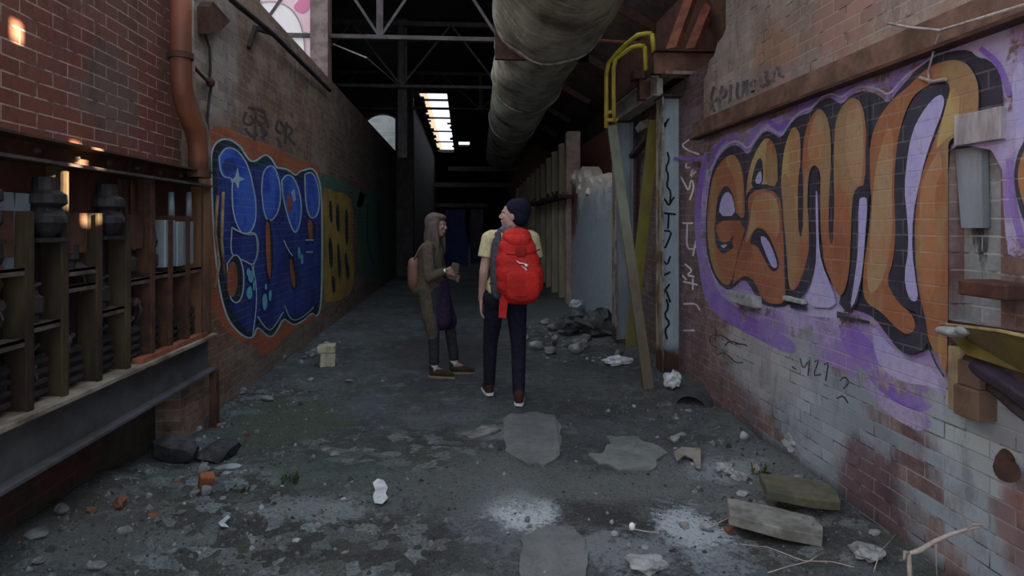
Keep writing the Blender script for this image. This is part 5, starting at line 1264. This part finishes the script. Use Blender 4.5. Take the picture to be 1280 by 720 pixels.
shard(0,0,[(466,603),(472,598),(480,600),(485,609),(482,616),(485,622),(478,629),(468,628),(466,620),(469,612)],'paper',.006,'pale blue-white scrap shaped like a figure of eight on the floor at centre left',name='paper_scrap',cat='scrap',z=.015)
shard(0,0,[(628,524),(640,516),(690,518),(704,530),(700,560),(702,566),(680,580),(660,578),(636,570),(632,558)],'slab',.03,'smooth grey flat slab patch just behind the right foot of the person in the beanie',name='floor_slab',cat='slab',z=.014)
shard(0,0,[(655,668),(690,655),(720,660),(735,690),(728,740),(650,740),(652,700)],'slab',.03,'smooth grey slab patch at the bottom centre edge of the picture',name='floor_slab',cat='slab',z=.014)
shard(0,0,[(736,570),(757,562),(760,545),(790,545),(815,556),(834,566),(818,578),(812,588),(775,586),(750,576)],simple('pale_green_slab',(.19,.215,.20),(.12,.14,.13),7,.9),.02,'pale greenish flat slab patch at right of centre, in front of the steel frame',name='floor_slab',cat='slab',z=.014)
shard(0,0,[(842,564),(852,558),(876,560),(876,584),(870,583),(866,572),(856,568),(846,576)],simple('beige_slate',(.27,.255,.22),(.18,.17,.15),8,.9),.015,'beige arrow-shaped flat stone on the right side of the floor',name='flat_stone',cat='stone',z=.035)
shard(0,0,[(575,542),(590,538),(602,532),(620,530),(626,535),(610,542),(590,547)],'stone',.02,'thin pale flat stone in front of the feet of the person in the beanie',name='flat_stone',cat='stone',z=.02)
def slab3(px,py,w_,d_,h_,rz,tx,ty,label,mat,z=.0):
    p=onZ(px,py,.08); b=MB(); c=Vector((p.x,p.y,fh(p.x,p.y)+h_/2+z)); 
    q=[(-.5,-.5),(.1,-.55),(.5,-.42),(.52,.1),(.44,.5),(-.1,.52),(-.55,.4)]; Rm=Euler((tx,ty,rz)).to_matrix()
    P=[c+Rm@Vector((x*w_,y*d_,-h_/2)) for x,y in q]; b.prism(P,Rm@Vector((0,0,h_))); return tag(obj('concrete_slab',b,mat,bevel=.006),label,'slab')
M['slabt']=simple('dusty_concrete_slab',(.235,.245,.225),(.12,.125,.11),9,.95,0,.6)
M['slabm']=simple('mossy_concrete_slab',(.12,.115,.075),(.07,.075,.055),9,.95,0,.6)
slab3(968,652,.42,.22,.055,-.45,.0,.10,'thick grey concrete slab lying tilted in the rubble by the right wall, the nearer of two',M['slabt'],.04)
slab3(1000,624,.36,.24,.05,-.35,.05,.08,'mossy brown concrete slab lying behind the thick grey slab against the right wall',M['slabm'],.05)
def crumple(px,py,w_,h_,label,mat,z=0,seed=1,name='crumpled_bag',cat='bag',d_=None):
    p=onZ(px,py,0); hh=fh(p.x,p.y); bm=bmesh.new(); bmesh.ops.create_icosphere(bm,subdivisions=3,radius=.5)
    d_=d_ or w_
    for v in bm.verts:
        k=1+.55*noise.noise(v.co*3.3+Vector((seed*5,0,0)))+.25*noise.noise(v.co*8+Vector((0,seed,0))); v.co*=k; v.co=Vector((v.co.x*w_,v.co.y*d_,v.co.z*h_))
    zm=min(v.co.z for v in bm.verts)
    for v in bm.verts: v.co.z-=zm+.01
    me=bpy.data.meshes.new(name); bm.to_mesh(me); bm.free(); me.materials.append(mat); o=bpy.data.objects.new(name,me); COL.objects.link(o); o.location=(p.x,p.y,hh+z); return tag(o,label,cat)
crumple(840,494,.14,.17,'crumpled silvery plastic at the foot of the blue-grey column',M['paper'],seed=2,name='crumpled_plastic',cat='plastic')
crumple(772,460,.30,.09,'flattened white rag on the floor left of the leaning strut',M['paper'],seed=3,d_=.2,name='white_rag',cat='rag')
crumple(992,592,.10,.11,'crumpled pale paper bag against the foot of the right wall',M['pale'],seed=4,z=.03)
crumple(806,712,.17,.05,'rounded pale crumpled lump at the bottom edge, right of centre',M['pale'],seed=5,d_=.14,name='plaster_lump',cat='lump')
crumple(1083,712,.12,.05,'pale torn rag at the bottom right beside the dry branch',M['pale'],seed=6,d_=.12,name='torn_rag',cat='rag')
crumple(906,592,.12,.06,'pale grey crumpled lump in the rubble left of the mossy slab',M['pale'],seed=7,name='plaster_lump',cat='lump')
crumple(925,600,.10,.05,'larger pale chunk beside the crumpled lump near the right wall',M['pale'],seed=8,name='plaster_lump',cat='lump')
crumple(721,398,.22,.16,'small white bundle on top of the dark rubble heap under the plaster wall',M['paper'],seed=9,z=.06,name='white_bundle',cat='bundle')
M['heap']=simple('sooty_debris',(.13,.125,.125),(.035,.033,.036),7,.9,0,.9)
crumple(720,425,.50,.30,'dark mass at the left of the rubble heap beside the steel column',M['heap'],seed=10,d_=.35,name='dark_heap',cat='debris')
crumple(748,430,.42,.32,'black debris pile leaning on the foot of the further steel column',M['heap'],seed=11,d_=.35,name='dark_heap',cat='debris')
p=onZ(735,432,0); b=MB(); b.bar((p.x-.15,p.y+.1,.34),(p.x+.50,p.y-.15,.10),.14,.03); tag(obj('broken_board',b,simple('grey_board',(.11,.11,.11),(.07,.07,.07),5)),'grey broken board lying across the dark rubble heap','board')
# cream blocks by the left wall
p=onZ(409,459,0); b=MB(); b.box((p.x-.085,p.y-.08,-.01),(p.x+.075,p.y+.1,.165),rot=(0,.04,.3)); tag(obj('cream_block',b,M['block'],bevel=.012),'cream block on the floor under the mustard graffiti, lower of two','block')
b=MB(); b.box((p.x-.10,p.y-.09,.165),(p.x+.09,p.y+.1,.245),rot=(0,-.05,.1)); tag(obj('cream_block',b,M['block'],bevel=.012),'flatter cream block resting on top of the other one under the mustard graffiti','block')
# half-buried pipe by the right wall
p=onZ(868,516,0); b=MB(); n=18; r1,r0=.19,.14; o0=Vector((p.x-.02,p.y+.02,fh(p.x,p.y)-.03)); dv=Vector((.22,.20,0))
outer=[(math.cos(math.pi*i/n),math.sin(math.pi*i/n)) for i in range(n+1)]; prof=[(x*r1,z*r1*.85) for x,z in outer]+[(x*r0,z*r0*.8) for x,z in outer[::-1]]
lat=Vector((dv.y,-dv.x,0)).normalized()
b.prism([o0+lat*x+Vector((0,0,z)) for x,z in prof], dv); tag(obj('half_buried_pipe',b,simple('black_rubbery_pipe',(.04,.042,.05),(.065,.068,.075),6,.7,0,.5)),'dark half-buried pipe end making a low arch at the foot of the right wall','pipe')
# white cap on a thin stalk
p=onZ(790,661,.03); b=MB(); b.ell(p+Vector((0,0,.012)),(.016,.012,.020),12,8); t=thing('litter_stick','white-tipped thin stick on the floor at lower right of centre','stick',(p.x,p.y,.02)); obj('white_tip',b,simple('bright_white_plastic',(.9,.9,.9),(.8,.8,.8),5,.5,0,0),t,smooth=True)
b=MB(); b.tube([p,onZ(806,664,.035),onZ(824,666,.025)],.0035,6); obj('stick',b,M['twig'],t)
# dry branch and twigs
t=thing('dry_branch','pale dry forked branch standing up at the bottom right corner','branch',tuple(onZ(1140,740,0)))
b=MB(); Y=2.30; b.tube([onY(1140,800,Y),onY(1137,715,Y),onY(1136,692,Y),onY(1150,688,Y),onY(1170,676,Y-.0),onY(1188,668,Y-.01),onY(1208,662,Y-.02),onY(1227,659,Y-.03)],[.009,.009,.009,.010,.008,.007,.006,.003],8); obj('stem',b,M['twig'],t,smooth=True)
b=MB(); b.tube([onY(1136,692,Y),onY(1131,690,Y),onY(1130,700,Y-.02)],[.008,.007,.004],8); obj('side_twig',b,M['twig'],t,smooth=True); b=MB(); b.tube([onY(1170,676,Y-.0),onY(1170,700,Y),onY(1171,720,Y)],[.005,.003,.002],6); obj('side_twig',b,M['twig'],t,smooth=True); b=MB(); b.tube([onY(1208,662,Y-.02),onY(1216,655,Y-.03),onY(1228,656,Y-.04)],[.004,.003,.002],6); obj('side_twig',b,M['twig'],t,smooth=True)
for pts,lab in (([(925,680),(960,684),(1005,701),(1040,702),(1068,709)],'long thin pale twig lying at the lower right'),([(960,716),(985,708),(1010,702),(1030,690)],'short curved twig crossing the long one at the lower right'),([(1120,668),(1100,690),(1092,715)],'dark thin stalk leaning by the right wall'),([(885,660),(925,640),(948,625)],'fine dry stalk left of the thick grey slab')):
    P=[]
    for x,y in pts:
        q=onZ(x,y,0); P.append(onZ(x,y,fh(q.x,q.y)+.03))
    b=MB(); b.tube(P,.0024,6); tag(obj('dry_twig',b,M['twig'],smooth=True),lab,'twig')
# weeds
def weed(px,py,n,h,label):
    p=onZ(px,py,0); b=MB()
    for k in range(n):
        a=R_(0,6.28); q=Vector((p.x+R_(-.05,.05),p.y+R_(-.05,.05),fh(p.x,p.y)-.005)); tp=q+Vector((math.cos(a)*h*.5,math.sin(a)*h*.5,h*R_(.5,1))); s_=Vector((-math.sin(a),math.cos(a),0))*.005; mid=q.lerp(tp,.5)+Vector((0,0,h*.15))
        b.add([q-s_,q+s_,mid+s_,mid-s_,tp],[(0,1,2,3),(3,2,4)])
    tag(obj('weed_tuft',b,M['leaf']),label,'weed')
weed(950,598,30,.08,'small green weed tuft by the right wall behind the mossy slab'); weed(1000,672,26,.09,'green weed tuft growing at the corner of the thick grey slab'); weed(362,606,30,.06,'low green weed tuft on the left of the floor beyond the black lumps')
weed(300,620,24,.04,'sparse low weeds in the rubble in front of the black lumps')
# faint things at the far end of the hall
b=MB(); pA=onY(556,262,24.); pB=onY(582,292,24.); b.box((pA.x,24,pB.z),(pB.x,25.2,pA.z)); b.box((pA.x-.1,24.1,0),(pB.x+.1,25,pB.z)); tag(obj('blue_cabinet',b,simple('dim_blue_paint',(.05,.07,.19),(.03,.04,.12),2)),'dim blue box far down the dark hall between the two people','cabinet')
b=MB(); pA=onY(588,262,26.); pB=onY(604,290,26.); b.box((pA.x,26,0),(pB.x,27,pA.z)); tag(obj('grey_cabinet',b,simple('dim_grey_paint',(.07,.07,.10),(.05,.05,.07),2)),'dim grey box right of the blue one at the far end of the hall','cabinet')
for k,(ya,yb,Y,x0,x1) in enumerate(((228,234,30,540,655),(208,214,26,560,650),(254,259,28,545,610))):
    a=onY(x0,ya,Y); c=onY(x1,yb,Y); b=MB(); b.box((a.x,Y,c.z),(c.x,Y+.3,a.z)); tag(obj('crane_beam',b,M['truss']),('dim cross beam under the far end of the roof light','dim upper cross beam just below the duct end','dim low cross beam behind the heads of the two people')[k],'beam')
sc.view_settings.exposure = 0.78
